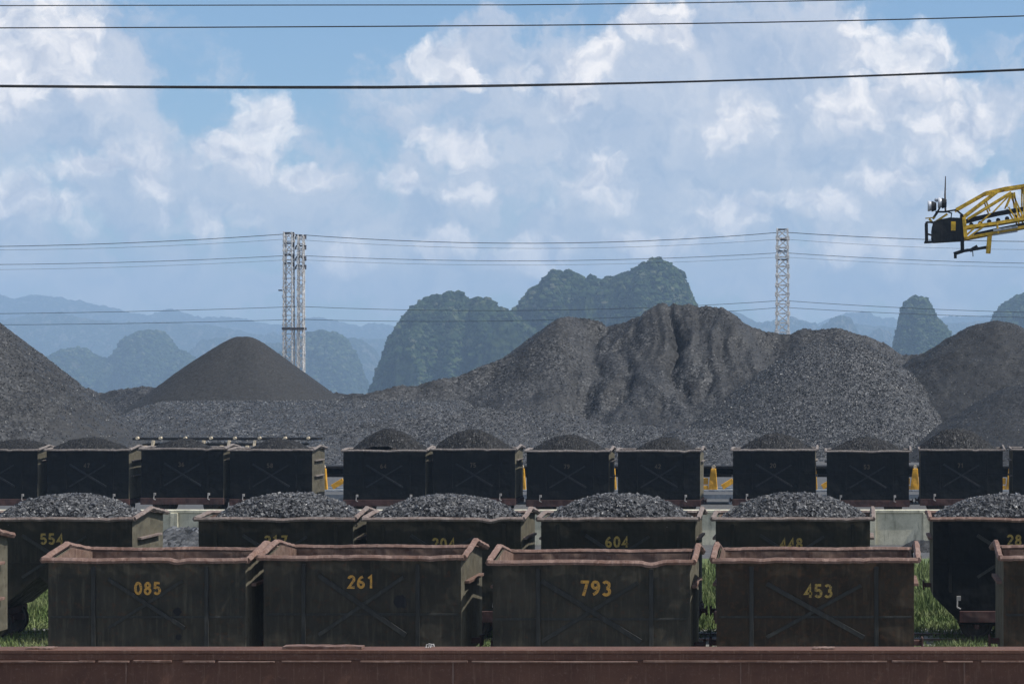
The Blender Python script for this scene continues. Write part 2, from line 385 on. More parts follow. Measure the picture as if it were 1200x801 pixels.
def frame_mesh(kind):
    mb = MB()
    if kind == 'box':
        for s in (-1, 1): mb.box(-BL-.02, BL+.02, s*1.02-.09, s*1.02+.09, .44, .735)
        for x in (-BL, -1.1, 0, 1.1, BL): mb.box(x-.06, x+.06, -.92, .92, .50, .70)
    elif kind in ('slope', 'steep'):
        for s in (-1, 1): mb.box(-1.22, 1.22, s*1.11-.04, s*1.11+.04, .47, .74)
        for x in (-.8, 0, .8): mb.box(x-.06, x+.06, -1.06, 1.06, .30, .41)
        for s in (-1, 1): mb.box(-1.2, 1.2, s*.3-.05, s*.3+.05, .28, .41)
    else:
        for a, b in ((-1.65, -1.35), (.6, 1.3)):
            for s in (-1, 1): mb.box(a, b, s*.3-.05, s*.3+.05, .36, .52)
        for x in (-1.5, 1.0): mb.box(x-.1, x+.1, -.9, .9, .53, .70)
    return mb.mesh('underframe', .008)
FRAMES = {k: frame_mesh(k) for k in ('slope', 'box', 'steep')}
TRUCK = MB().box(-.22, .22, -.35, -.25, .36, .52).box(-.22, .22, .25, .35, .36, .52).box(-.1, .1, -.8, .8, .53, .70).mesh('truck_frame', .008)
COUPLER = MB().bar((0, 0, 0), (.19, 0, 0), .12, .10).box(.17, .21, -.13, .13, -.11, .11).mesh('coupler', .01)
HOOK = MB().box(-.05, .05, -.05, 0, .06, .17).bar((-.03, -.03, .06), (-.04, -.05, -.10), .035).bar((-.04, -.05, -.10), (.05, -.06, -.14), .035).mesh('latch_hook', .006)
WX = {'slope': .78, 'steep': .6, 'notch': 1.72, 'box': 1.15}

FONT_CACHE = {}
def stain(w, x, z, r, seed):
    rg = random.Random(seed); n = 16; v = [(0, 0, 0)]+[(r*rg.uniform(.75, 1.15)*math.cos(2*math.pi*k/n), 0, r*rg.uniform(.8, 1.2)*math.sin(2*math.pi*k/n)) for k in range(n)]
    o = MB().add(v, [(0, 1+(k+1) % n, 1+k) for k in range(n)]).build('tar_stain', M['black'], w); o.location = (x, -(BW+.0045), z); return o
def arc(cx, cy, rx, ry, a0, a1, n=14):
    return [(cx+rx*math.cos(math.radians(a0+(a1-a0)*k/n)), cy+ry*math.sin(math.radians(a0+(a1-a0)*k/n))) for k in range(n+1)]
GLYPH = {'0': [arc(.27, .5, .22, .43, 90, 450, 24)], '1': [[(.10, .76), (.3, .95), (.3, .0)]],
 '2': [arc(.27, .70, .21, .23, 165, -25)+[(.07, .07), (.52, .07)]], '3': [arc(.24, .72, .20, .21, 150, -85), arc(.24, .28, .23, .22, 85, -150)],
 '4': [[(.42, .0), (.42, .94), (.06, .30), (.56, .30)]], '5': [[(.48, .93), (.12, .93), (.09, .56)]+arc(.26, .32, .22, .25, 120, -150)],
 '6': [arc(.27, .28, .20, .21, 90, 450, 20), arc(.55, .36, .50, .57, 105, 188)], '7': [[(.04, .93), (.50, .93), (.22, .0)]],
 '8': [arc(.27, .73, .17, .19, 90, 450, 20), arc(.27, .28, .21, .22, 90, 450, 20)], '9': [arc(.27, .72, .20, .21, 90, 450, 20), arc(-.01, .64, .50, .57, -75, 8)]}
def number_mesh(txt, h):
    k = (txt, h)
    if k in FONT_CACHE: return FONT_CACHE[k]
    mb = MB(); adv = .76; off = -adv*len(txt)/2+.1; lay = 0; t = .10
    for ch in txt:
        for pl in GLYPH[ch]:
            n = len(pl); yy = -lay*.0008; lay += 1; vs = []
            cl = math.hypot(pl[0][0]-pl[-1][0], pl[0][1]-pl[-1][1]) < 1e-6
            for i in range(n):
                a = Vector(pl[i-1 if i else (n-2 if cl else 0)]); b = Vector(pl[i+1 if i < n-1 else (1 if cl else i)]); p = Vector(pl[i])
                d1 = (p-a).normalized() if (p-a).length > 1e-6 else (b-p).normalized(); d2 = (b-p).normalized() if (b-p).length > 1e-6 else d1
                m = (d1+d2); m = m.normalized() if m.length > .3 else d2; q = Vector((-m.y, m.x)); c = max(.55, q.dot(Vector((-d1.y, d1.x)))); w = t/c
                vs += [((p.x+q.x*w+off)*h, yy, (p.y+q.y*w-.5)*h), ((p.x-q.x*w+off)*h, yy, (p.y-q.y*w-.5)*h)]
            mb.add(vs, [(2*i, 2*i+1, 2*i+3, 2*i+2) for i in range(n-1)])
        off += adv
    me = bpy.data.meshes.new('number'); me.from_pydata(mb.v, [], mb.f); me.update()
    FONT_CACHE[k] = me; return me

def wagon(px_left, D, kind, body_m, rim_m, rim_i, label, group, num=None, num_h=.26, num_m=None, num_x=0, num_z=2.42, brace_m=None, ribs=(-1.0, 1.13), dz=0.0, yaw=0, brz=2.13, bs=(1, 1), row='front'):
    X = wx(px_left, D)+HL
    w = tag(empty('coal_wagon', (X, D+HW, dz)), label, 'wagon', group)
    w.rotation_euler.z = yaw
    def part(n, me, m, loc=(0, 0, 0), rz=0, m2=None):
        o = put(n, me, m, w, loc, m2); o.rotation_euler.z = rz; return o
    key = (kind, body_m, row)
    if key not in MESHES:
        me = body_mesh(kind, PEAKS[row]); me.materials.append(M[body_m]); me.materials.append(M['sunlit_end']); me.materials.append(M['inner']); MESHES[key] = me
    part('body', MESHES[key], None)
    rk = (rim_i, rim_m, row)
    if rk not in MESHES:
        me = rim_mesh(rim_i+1, DENTS[rim_i], PEAKS[row]); me.materials.append(M[rim_m]); MESHES[rk] = me
    part('rim', MESHES[rk], None)
    def mc(me, m):
        k = (me.name, m)
        if k not in MESHES:
            c = me.copy(); c.materials.clear(); c.materials.append(M[m]); MESHES[k] = c
        return MESHES[k]
    bm_ = brace_m or 'brace'
    for s, rz in ((-1, 0), (1, math.pi)):
        for rx in ribs:
            if kind != 'notch' or abs(rx) > 2: part('rib', mc(RIB, bm_ if row == 'front' else body_m), None, (rx*(1 if s < 0 else -1), s*(BW+.001), 1.18), rz)
        for q_, (br, e_) in enumerate(((BR1, .002), (BR2, .003))):
            ob = part('brace', mc(br, bm_), None, (0, s*(BW+e_), brz), rz); ob.scale = (bs[0], 1, bs[1])
        part('seam_strip', mc(SEAM, bm_ if row == 'front' else body_m), None, (0, s*(BW+.001), 1.88), rz)
        part('end_ledge', mc(LEDGE, rim_m), None, (-s*BL, 0, 2.45), math.pi if s > 0 else 0)
        if dz > .2 or row == 'back' and rim_i % 2: part('end_ledge', mc(LEDGE, rim_m), None, (-s*BL, 0, 1.75), math.pi if s > 0 else 0)
        part('coupler', mc(COUPLER, 'frame'), None, (-s*BL, 0, .62 if kind == 'box' else 1.25), math.pi if s > 0 else 0)
    if kind == 'notch':
        for x in (-1.55, 1.0): part('truck_frame', mc(TRUCK, 'frame'), None, (x, 0, 0))
    else: part('underframe', mc(FRAMES[kind], 'frame'), None)
    for sx in (-1, 1):
        part('axle', mc(AXLE, 'wheel'), None, (sx*WX[kind], 0, .37))
        for sy in (-1, 1): part('wheel', mc(WHEEL, 'wheel'), None, (sx*WX[kind], sy*.5, .37), 0 if sy > 0 else 0)
        if kind != 'notch': part('latch_hook', mc(HOOK, 'hook'), None, (sx*1.22 if kind == 'box' else sx*1.24+.0, -(BW+.06 if kind=='box' else BW+.002), .80 if kind == 'box' else .93))
    if num:
        nm = number_mesh(num, num_h)
        me = nm.copy(); me.materials.append(M[num_m])
        o = put('number_marking', me, None, w, (num_x, -(BW+.006), num_z)); return w
MESHES = {}
D1, D2, D3 = 36.9, 47.2, 88.7
GF = 'empty wagons of the front row'; GM = 'loaded wagons of the middle row'; GB = 'dark wagons of the back row'
HLp = 2*HL
wagon(-46-240, D1, 'slope', 'front_paint', 'rim', 1, 'empty wagon cut by the left frame edge, its pale grey end with two ledges showing', GF, dz=.28)
w_ = wagon(50, D1, 'slope', 'front_paint', 'rim', 0, 'empty rusty-rimmed wagon painted with the yellow number 085', GF, '085', .235, 'num', .02, 2.42, brz=2.13, bs=(1, 1))
stain(w_, .60, 1.50, .06, 1); stain(w_, .58, 1.98, .08, 2)
w_ = wagon(303, D1, 'slope', 'front_paint', 'rim', 1, 'empty rusty-rimmed wagon painted with the yellow number 261', GF, '261', .24, 'num', -.02, 2.49, dz=.05, ribs=(-1.1, 1.05), brz=2.05, bs=(1.14, 1.22))
stain(w_, .72, 2.12, .13, 3)
wagon(572, D1, 'slope', 'front_paint', 'rim', 2, 'empty rusty-rimmed wagon painted with the yellow number 793', GF, '793', .28, 'num', .08, 2.46, dz=-.04, brz=2.03, bs=(1.3, 1.25))
wagon(835, D1, 'slope', 'front_brown', 'rim', 3, 'empty brownish wagon painted with the faded yellow number 453', GF, '453', .25, 'num_dull', .06, 2.37, ribs=(-1.2, 1.15), brz=2.0, bs=(1.27, 1.1))
wagon(1172, D1, 'slope', 'front_brown', 'rim', 4, 'empty wagon cut by the right frame edge, only its left corner showing', GF, '612', .25, 'num_dull', dz=.04)
mids = [(-31, 'notch', '554', 'num_dull', 1, 'left middle-row wagon numbered 554, grass showing through the notch under it'),
        (228, 'slope', '217', 'num_dull', 4, 'loaded wagon behind the wagon marked 261, only the top of its own number 217 showing'),
        (425, 'steep', '204', 'num_dull', 2, 'loaded wagon directly left of wagon 604, its own number almost hidden'),
        (630, 'box', '604', 'num_dull', 3, 'loaded olive black wagon with the half hidden yellow number 604, behind wagon 793'),
        (835, 'box', '448', 'num_dull', 1, 'loaded wagon behind wagon 453, just left of the bare concrete gap'),
        (1090, 'slope', '28', 'num_dull', 4, 'loaded wagon at the right edge with its wheels and brown sill showing above grass')]
for i, (px, k, n, nm, ri, lb) in enumerate(mids):
    wagon(px, D2, k, 'mid_paint' if px < 1000 else 'back_paint', 'rim_mid' if px < 1000 else 'rim', ri, lb, GM, n, .26, nm, (-.08, 0, 0, -.03, -.04, .1)[i], (2.47, 2.42, 2.36, 2.40, 2.36, 2.44)[i], ribs=(-1.45, 1.45), brz=2.05, bs=(1.1, 1.1), row='mid')
backs = [(-55, 'first dark wagon at the left frame edge, half outside the picture', '31'),
         (52, 'dark wagon second from the left in the back row, low wide coal load', '47'),
         (163, 'dark wagon third from the left, its reddish sill and two pale latch hooks showing', '36'),
         (267, 'dark wagon left of the tall yellow conveyor support, its pale end wall showing', '58'),
         (400, 'dark wagon just right of the gap with the tall yellow support', '64'),
         (505, 'dark wagon heaped with the roundest load, left of the slim yellow post', '75'),
         (615, 'dark wagon right of the slim yellow post, above wagon 604', '79'),
         (722, 'dark wagon left of the wide gap with the L-shaped yellow support', '42'),
         (857, 'dark wagon right of the wide gap with the L-shaped yellow support', '20'),
         (967, 'dark wagon with a smooth low load, above the bare concrete wall gap', '53'),
         (1077, 'dark wagon with a tall lumpy load, above the right-edge coal load', '71'),
         (1185, 'last dark wagon at the right frame edge, only its left end in view', '86')]
for i, (px, lb, n) in enumerate(backs):
    wagon(px, D3, 'box', 'back_paint', 'rim_back', i % 5, lb, GB, n, .20, 'num_back', -.05, 2.25, 'brace_back', brz=1.80, bs=(1.15, 1.1), row='back', dz=(0, 0, .05, 0, -.03, .02, -.05, -.04, 0, -.06, 0, .02)[i])

# ------------------------------------------------------------------ coal loads
def dome(x, y, L, W, h, p=2.2, flat=1.0):
    r = np.sqrt(np.abs(x/L)**p+np.abs(y/W)**p)
    return h*np.clip(1-r**2.1, -1, 1)
CUBE = np.array([(-1, -1, -1), (1, -1, -1), (1, 1, -1), (-1, 1, -1), (-1, -1, 1), (1, -1, 1), (1, 1, 1), (-1, 1, 1)], float)
CF = np.array([(0, 3, 2, 1), (4, 5, 6, 7), (0, 1, 5, 4), (1, 2, 6, 5), (2, 3, 7, 6), (3, 0, 4, 7)])
def pebbles(rng, c, s):
    n = len(c); q = rng.normal(size=(n, 4)); q /= np.linalg.norm(q, axis=1)[:, None]; w, a, b, d = q.T
    Rm = np.stack([np.stack([1-2*(b*b+d*d), 2*(a*b-d*w), 2*(a*d+b*w)], -1), np.stack([2*(a*b+d*w), 1-2*(a*a+d*d), 2*(b*d-a*w)], -1), np.stack([2*(a*d-b*w), 2*(b*d+a*w), 1-2*(a*a+b*b)], -1)], -2)
    loc = CUBE[None]*(1+rng.uniform(-.35, .2, (n, 8, 3)))*(s[:, None]*rng.uniform(.55, 1.15, (n, 3)))[:, None]
    return (np.einsum('nij,nkj->nki', Rm, loc)+c[:, None]).reshape(-1, 3), (CF[None]+8*np.arange(n)[:, None, None]).reshape(-1, 4)
def lump_load(seed, L=1.62, W=1.12, h=.56, n=13000):
    rng = np.random.RandomState(seed)
    nx, ny = 60, 40
    gx, gy = np.meshgrid(np.linspace(-1.8, 1.8, nx), np.linspace(-1.0, 1.0, ny))
    gz = np.maximum(dome(gx, gy, L+.08, W+.1, h), -.12)+.03*fbm(gx*3, gy*3, 3, seed)
    V = [np.c_[gx.ravel(), gy.ravel(), gz.ravel()-.03]]
    idx = np.arange(nx*ny).reshape(ny, nx)
    Fq = [np.c_[idx[:-1, :-1].ravel(), idx[:-1, 1:].ravel(), idx[1:, 1:].ravel(), idx[1:, :-1].ravel()]]
    x = rng.uniform(-1.78, 1.78, n); y = rng.uniform(-.99, .99, n)
    z = np.maximum(dome(x, y, L+.08, W+.1, h), -.12)+.03*fbm(x*3, y*3, 3, seed)
    cube = np.array([(-1, -1, -1), (1, -1, -1), (1, 1, -1), (-1, 1, -1), (-1, -1, 1), (1, -1, 1), (1, 1, 1), (-1, 1, 1)], float)
    cf = np.array([(0, 3, 2, 1), (4, 5, 6, 7), (0, 1, 5, 4), (1, 2, 6, 5), (2, 3, 7, 6), (3, 0, 4, 7)])
    s = rng.gamma(6, .0030, n)+.010
    q = rng.normal(size=(n, 4)); q /= np.linalg.norm(q, axis=1)[:, None]
    w, a, b, c = q.T
    R = np.stack([np.stack([1-2*(b*b+c*c), 2*(a*b-c*w), 2*(a*c+b*w)], -1), np.stack([2*(a*b+c*w), 1-2*(a*a+c*c), 2*(b*c-a*w)], -1), np.stack([2*(a*c-b*w), 2*(b*c+a*w), 1-2*(a*a+b*b)], -1)], -2)
    sc3 = s[:, None]*rng.uniform(.55, 1.15, (n, 3))
    loc = cube[None]*(1+rng.uniform(-.35, .2, (n, 8, 3)))*sc3[:, None]
    vv = np.einsum('nij,nkj->nki', R, loc)+np.c_[x, y, z+s*.35][:, None]
    V.append(vv.reshape(-1, 3)); Fq.append((cf[None]+8*np.arange(n)[:, None, None]).reshape(-1, 4)+nx*ny)
    return mesh_np('coal_load', np.vstack(V), np.vstack(Fq))
LL = [lump_load(1, 1.68, 1.0), lump_load(2, 1.70, 1.0, .58), lump_load(3, 1.76, 1.0, .55)]
GLM = 'coarse coal loads in the middle row'
ml = [(-31, 'glittering lump coal heaped in wagon 554', 0, -.04, 0), (228, 'glittering lump coal heaped in the wagon behind wagon 261', 1, .06, 3.14),
      (425, 'glittering lump coal heaped in the wagon left of wagon 604', 2, -.1, 0), (630, 'glittering lump coal heaped in wagon 604', 0, -.08, 3.14),
      (835, 'glittering lump coal heaped in the wagon left of the bare concrete gap', 1, .0, 0), (1090, 'glittering lump coal heaped in the wagon at the right edge', 2, -.0, 3.14)]
for px, lb, i, dx, rz in ml:
    o = put('coal_load', LL[i], M['coal_lump'], None, (wx(px, D2)+HL+dx, D2+HW, 2.88)); o.rotation_euler.z = rz
    tag(o, lb, 'coal load', GLM)
def fine_load(seed, L, W, h, cx, second=None):
    nx, ny = 90, 60
    gx, gy = np.meshgrid(np.linspace(-1.82, 1.82, nx), np.linspace(-1.02, 1.02, ny))
    r = np.sqrt(((gx-cx)/L)**2+(gy/W)**2); z = h*(1-r**1.7)
    if second:
        c2, l2, h2, y2 = second; r2 = np.sqrt(((gx-c2)/l2)**2+((gy-y2)/.8)**2); z = np.maximum(z, h2*(1-r2**1.6))
    z = np.maximum(z, -.15)+.05*fbm(gx*2.5, gy*2.5, 4, seed)+.015*np.random.RandomState(seed).normal(size=gx.shape)
    idx = np.arange(nx*ny).reshape(ny, nx)
    return mesh_np('coal_load', np.c_[gx.ravel(), gy.ravel(), z.ravel()], np.c_[idx[:-1, :-1].ravel(), idx[:-1, 1:].ravel(), idx[1:, 1:].ravel(), idx[1:, :-1].ravel()], False)
GLB = 'fine dark coal loads in the back row'
bl = [(-55, 22, 514, 50, 'fine dark coal in the wagon at the left frame edge', None), (52, 105, 512, 50, 'wide fine coal mound in the second wagon from the left, back row', None),
      (163, 215, 514, 40, 'low fine coal mound in front of the cream-posted conveyor, left half of it', None), (267, 328, 513, 38, 'low fine coal mound in front of the right end of the cream-posted conveyor', None),
      (400, 457, 502, 46, 'two-humped fine coal mound right of the tall yellow support', (-.2, 1.3, .38, -.6)), (505, 553, 503, 50, 'rounded dark coal mound, tallest of the loads left of the slim yellow post', (.5, 1.3, .5, .1)),
      (615, 667, 509, 45, 'smooth fine coal mound right of the slim yellow post', None), (722, 780, 512, 38, 'narrow fine coal mound left of the wide gap', None),
      (857, 910, 507, 46, 'fine coal mound right of the wide gap', None), (967, 1016, 512, 46, 'smooth low coal mound above the bare concrete gap', None),
      (1077, 1121, 501, 50, 'tall lumpy dark coal mound above the right-edge wagon', (.3, 1.2, .7, -.2)), (1185, 1235, 515, 45, 'fine coal just inside the right frame edge', None)]
for i, (px, pk, py, hw, lb, sec) in enumerate(bl):
    cxw = wx(pk, D3+HW)-(wx(px, D3)+HL)
    h = wz(py, D3+HW)-2.86
    o = put('coal_load', fine_load(40+i, hw/25.5*1.0, 1.05, h, cxw, sec), M['coal_load'], None, (wx(px, D3)+HL, D3+HW, 2.86))
    tag(o, lb, 'coal load', GLB)

# ------------------------------------------------------------------ coal heaps
def polyline(pts, step=.35):
    out = []
    for (a, b) in zip(pts[:-1], pts[1:]):
        a = np.array(a); b = np.array(b); n = max(1, int(np.linalg.norm((b-a)[:2])/step))
        for i in range(n): out.append(a+(b-a)*i/n)
    out.append(np.array(pts[-1])); return np.array(out)
def dheight(X, Y, crest, fall):
    H = np.full(X.shape, -99.0)
    for c in crest:
        d = np.hypot(X-c[0], Y-c[1]); H = np.maximum(H, c[2]-fall(d))
    return H
def rep(k1, d1, k2):  # steep first, gentler foot
    return lambda d: np.where(d < d1, k1*d, k1*d1+k2*(d-d1))
def heap(name, m, crest_px, fall, box, step, disp, jitter=.03, seed=0, cut=0.0, wob=.12, cstep=.35, round_=0.0, peb=0, psize=.045):
    cr = polyline([P(*c) for c in crest_px], cstep)
    if wob: cr[:, 2] += wob*fbm(cr[:, 0]*.9, cr[:, 1]*0, 4, seed+5)
    x0, x1, y0, y1 = box
    gx, gy = np.meshgrid(np.arange(x0, x1, step), np.arange(y0, y1, step))
    X = gx+.4*fbm(gx*.12, gy*.12, 3, seed+1); Y = gy+.8*fbm(gx*.12, gy*.12, 3, seed+2)
    fr = (lambda d: fall(np.sqrt(d*d+round_*round_)-round_)) if round_ else fall
    H = dheight(X, Y, cr, fr)
    if disp:
        o_ = np.argsort(cr[:, 0]); zc = np.interp(gx, cr[o_, 0], cr[o_, 2]); H0 = H; H1 = disp(gx, gy, H)
        H = H0+(H1-H0)*(.34+.66*smooth(.1, 1.6, zc-H0)) if name == 'coal_heap' and wob else H1
    rng = np.random.RandomState(seed)
    H = H+jitter*rng.normal(size=H.shape)
    ny, nx = gx.shape; idx = np.arange(nx*ny).reshape(ny, nx)
    f = np.c_[idx[:-1, :-1].ravel(), idx[:-1, 1:].ravel(), idx[1:, 1:].ravel(), idx[1:, :-1].ravel()]
    hv = H.ravel(); keep = (hv[f] > cut-.25).any(axis=1); f = f[keep]
    used = np.zeros(nx*ny, bool); used[f.ravel()] = True; mp = np.cumsum(used)-1
    gxj = gx+rng.uniform(-.3, .3, gx.shape)*step; gyj = gy+rng.uniform(-.3, .3, gx.shape)*step
    V = np.c_[gxj.ravel(), gyj.ravel(), np.maximum(hv, cut-.5)][used]; Fq = mp[f]; nf0 = len(Fq)
    if peb:
        # loose lumps resting on the slope
        iy = rng.randint(0, ny-1, peb*3); ix = rng.randint(0, nx-1, peb*3); ok = H[iy, ix] > max(cut, .1); iy = iy[ok][:peb]; ix = ix[ok][:peb]
        fy = rng.rand(len(iy)); fx = rng.rand(len(iy)); ssz = rng.gamma(5, psize*.42/5, len(iy))+.012
        hz = (H[iy, ix]*(1-fx)+H[iy, ix+1]*fx)*(1-fy)+(H[iy+1, ix]*(1-fx)+H[iy+1, ix+1]*fx)*fy
        pv, pf = pebbles(rng, np.c_[gx[iy, ix]+fx*step, gy[iy, ix]+fy*step, hz+ssz*.3], ssz)
        Fq = np.vstack([Fq, pf+len(V)]); V = np.vstack([V, pv])
    me = mesh_np(name, V, Fq, False); me.materials.append(M[m]); me.materials.append(M['pebble'])
    k = np.zeros(len(Fq), np.int32); k[nf0:] = 1; me.polygons.foreach_set('material_index', k)
    sm_ = np.ones(len(Fq), bool); sm_[nf0:] = False; me.polygons.foreach_set('use_smooth', sm_); me.update()
    return put(name, me)

def gully(amp, wl, seed, x0=-1e9, x1=1e9):
    def f(x, y, H):
        w = x+2.4*fbm(y*.16, x*.12, 4, seed+9, .6)+.6*fbm(x*.5, y*.4, 3, seed)
        def cut(l, sd, st): return np.clip(1-np.abs(vn(w/l, y*st, sd))*2.6, 0, 1)**1.3
        mask = smooth(x0, x0+4, x)*(1-smooth(x1-4, x1, x)) if x0 > -1e8 else 1.0
        dep = .35+.65*smooth(-.3, .4, fbm(x*.22, y*.12, 3, seed+31))
        up = smooth(1.0, 5.0, H)
        g = cut(wl, seed, .04)*.6+cut(wl*.5, seed+3, .09)*.35+cut(wl*.24, seed+5, .16)*.18
        H2 = H-amp*g*mask*up*dep
        return H2+.30*fbm(x*.4, y*.4, 4, seed+7, .6)+.12*fbm(x*1.6, y*1.6, 3, seed+8)
    return f
def rough(a, b, seed):
    return lambda x, y, H: H+a*fbm(x*.25, y*.25, 4, seed)+b*fbm(x*1.5, y*1.5, 3, seed+4)

# left heap
DL = 118
o = heap('coal_heap', 'coal_left', [(-130, 345, DL+6), (-52, 352, DL), (0, 397, DL-1)], lambda d: .80*d, (wx(-150, DL), wx(190, DL), 94, 134), .17, gully(.18, 1.8, 3), .012, 3, round_=.6, peb=16000, psize=.03)
tag(o, 'tall grey coal heap cut by the left frame edge', 'coal heap')
# small smooth cone
o = heap('coal_heap', 'coal_fine', [(281, 394, 165), (288, 394, 165)], lambda d: .765*d, (wx(170, 165), wx(400, 165), 154, 177), .16, lambda x, y, H: H+.02*fbm(x, y, 3, 4), .004, 4, cut=3.4, wob=0, round_=.9)
tag(o, 'small smooth dark cone of fine coal in front of the twin-masted pylon', 'coal heap')
# flat-topped bank
def bank(x, y, H):
    e = 4.15-.135*np.maximum(0, 148-y)-.004*np.maximum(0, 148-y)**2
    top = np.where(y > 148, 4.15, e)
    side = smooth(wx(60, 140), wx(130, 140), x)
    h = top*side*(1-smooth(wx(470, 140), wx(560, 140), x))
    return h+(.28*fbm(x*.35, y*.35, 4, 21)+.12*fbm(x*1.6, y*1.6, 3, 22))*smooth(155, 147, y)
bx0, bx1 = wx(40, 150), wx(560, 140)
o = heap('coal_heap', 'coal_bank', [(250, 470, 150), (251, 470, 150)], lambda d: d, (bx0, bx1, 110, 176), .2, bank, .012, 21, wob=0, peb=50000, psize=.036)
tag(o, 'long flat-topped bank of lump coal under the small cone', 'coal heap')
# low ridge behind, left
DB = 215
o = heap('coal_heap', 'coal_ridge', [(40, 464, DB), (84, 457, DB), (100, 455, DB), (118, 459, DB), (135, 456, DB), (160, 453, DB), (190, 455, DB), (240, 459, DB), (330, 460, DB), (380, 461, DB), (425, 460, DB), (470, 462, DB)], rep(.7, 4, .5),
         (wx(20, DB), wx(500, DB), DB-16, DB+10), .25, rough(.35, .12, 31), .012, 31, wob=.3, peb=8000)
tag(o, 'low bumpy coal ridge behind the small cone', 'coal heap')
# main ridge
DM = 172
crest = [(400, 464, DM-14), (440, 458, DM-12), (470, 450, DM-10), (494, 449, DM-9), (524, 443, DM-8), (587, 421, DM-5), (625, 397, DM-4), (652, 372, DM-2), (664, 369, DM-1), (677, 371, DM), (700, 374, DM), (719, 376, DM), (740, 369, DM),
         (760, 359, DM), (768, 353, DM), (785, 352, DM), (805, 352, DM), (825, 353, DM), (843, 356, DM), (867, 374, DM), (880, 381, DM), (910, 382, DM), (930, 388, DM), (943, 383, DM), (977, 384, DM), (1000, 389, DM), (1033, 400, DM), (1053, 414, DM), (1067, 414, DM), (1097, 412, DM), (1130, 405, DM)]
x0, x1 = wx(640, DM), wx(960, DM)
o = heap('coal_heap', 'coal_ridge', crest, rep(.78, 7, .52), (wx(380, DM), wx(1150, DM), 134, 186), .19, gully(2.4, 3.4, 11, x0, x1), .012, 11, wob=.22, peb=45000, psize=.035)
tag(o, 'largest coal heap, long gullied dark ridge before the jungle hill', 'coal heap')
# coarse light lobe in front of the main ridge's right half
DC = 158
o = heap('coal_heap', 'coal_coarse', [(955, 402, DC), (1000, 400, DC)], rep(.72, 9, .68), (wx(770, DC), wx(1120, DC), 134, 172), .18, rough(.16, .08, 51), .012, 51, round_=1.2, wob=.05, peb=60000, psize=.045)
tag(o, 'pale grey fan of coarse coal lumps spilling down the main ridge', 'coal heap')
# coarse talus along the foot of the ridge
o = heap('coal_heap', 'coal_coarse', [(395, 500, 138), (470, 486, 140), (560, 478, 142), (640, 482, 142), (720, 496, 142), (800, 502, 140), (870, 500, 140)], rep(.45, 8, .4), (wx(330, 140), wx(920, 140), 112, 160), .19, rough(.35, .10, 61), .012, 61, wob=.3, peb=50000, psize=.036)
tag(o, 'low apron of glinting coal lumps along the foot of the main ridge', 'coal heap')
# right heap
DR = 163
o = heap('coal_heap', 'coal_right', [(1147, 379, DR), (1163, 375, DR), (1175, 377, DR), (1200, 396, DR), (1240, 425, DR)], rep(.60, 14, .5), (wx(1000, DR), wx(1330, DR), 130, 180), .2, gully(.22, 3.5, 71), .010, 71, round_=.8, peb=14000, psize=.03)
tag(o, 'smooth dark coal heap at the right frame edge', 'coal heap')
# second hump of the right heap (in front, lower)
o = heap('coal_heap', 'coal_right', [(1195, 452, 150), (1225, 444, 150), (1260, 450, 150)], rep(.62, 8, .5), (wx(1010, 150), wx(1300, 150), 126, 164), .2, rough(.25, .05, 75), .015, 75, round_=1.5, peb=3000, psize=.03)
tag(o, 'low smooth coal mound in front of the right-hand heap', 'coal heap')
# spilled coal at the concrete wall
for (px, py, D, lb, k, sd) in [(210, 617, 71.5, 'grey gravelly coal spill in the gap right of wagon 554', .55, 81), (1085, 631, 72.5, 'small dark coal spill at the wall beside the right-edge wagon', .6, 82)]:
    o = heap('coal_spill', 'coal_bank' if px < 500 else 'coal_right', [(px-12, py, D), (px+12, py+1, D)], lambda d, k=k: k*d, (wx(px-70, D), wx(px+70, D), D-2.4, D+2.6), .07, rough(.05, .05, sd), .018, sd, wob=.05, cstep=.2)
    tag(o, lb, 'coal spill')

# ------------------------------------------------------------------ ground, tracks
def plane_strip(name, m, x0, x1, y0, y1, z, ys=None):
    v = [(x0, y0, z), (x1, y0, z), (x1, y1, z), (x0, y1, z)]
    me = bpy.data.meshes.new(name); me.from_pydata(v, [], [(0, 1, 2, 3)]); me.update()
    return tag(put(name, me, M[m]), kind='structure')
gv = []
for y, z in ((-240, -.12), (300, -.12), (420, -6), (640, -28), (7500, -28)): gv += [(-5800, y, z), (3400, y, z)]
me = bpy.data.meshes.new('ground'); me.from_pydata(gv, [], [(2*i, 2*i+1, 2*i+3, 2*i+2) for i in range(4)]); me.update()
tag(put('ground', me, M['ground']), kind='structure')
for D, nm in ((D1, 0), (D2, 1), (D3, 2)):
    yc = D+HW
    mb = MB(); x0, x1 = -60, 40
    v = [(x0, yc-2.3, -.13), (x1, yc-2.3, -.13), (x1, yc-1.6, -.10), (x0, yc-1.6, -.10), (x1, yc+1.6, -.10), (x0, yc+1.6, -.10), (x1, yc+2.3, -.13), (x0, yc+2.3, -.13)]
    mb.add([(a, b, c+.02 if abs(b-yc) > 2 else c+.03) for a, b, c in v], [(0, 1, 2, 3), (3, 2, 4, 5), (5, 4, 6, 7)])
    tag(mb.build('track_bed', M['ballast']), kind='structure')
    mb = MB()
    for i in range(int((x1-x0)/.65)): mb.box(x0+i*.65, x0+i*.65+.22, yc-.9, yc+.9, -.12, -.055)
    tag(mb.build('track_sleepers', M['sleeper']), kind='structure')
    mb = MB()
    for s in (-1, 1):
        yy = yc+s*.5
        mb.box(x0, x1, yy-.05, yy+.05, -.05, -.038).box(x0, x1, yy-.01, yy+.01, -.038, -.02).box(x0, x1, yy-.032, yy+.032, -.02, .0)
    tag(mb.build('track_rails', M['railsteel']), kind='structure')

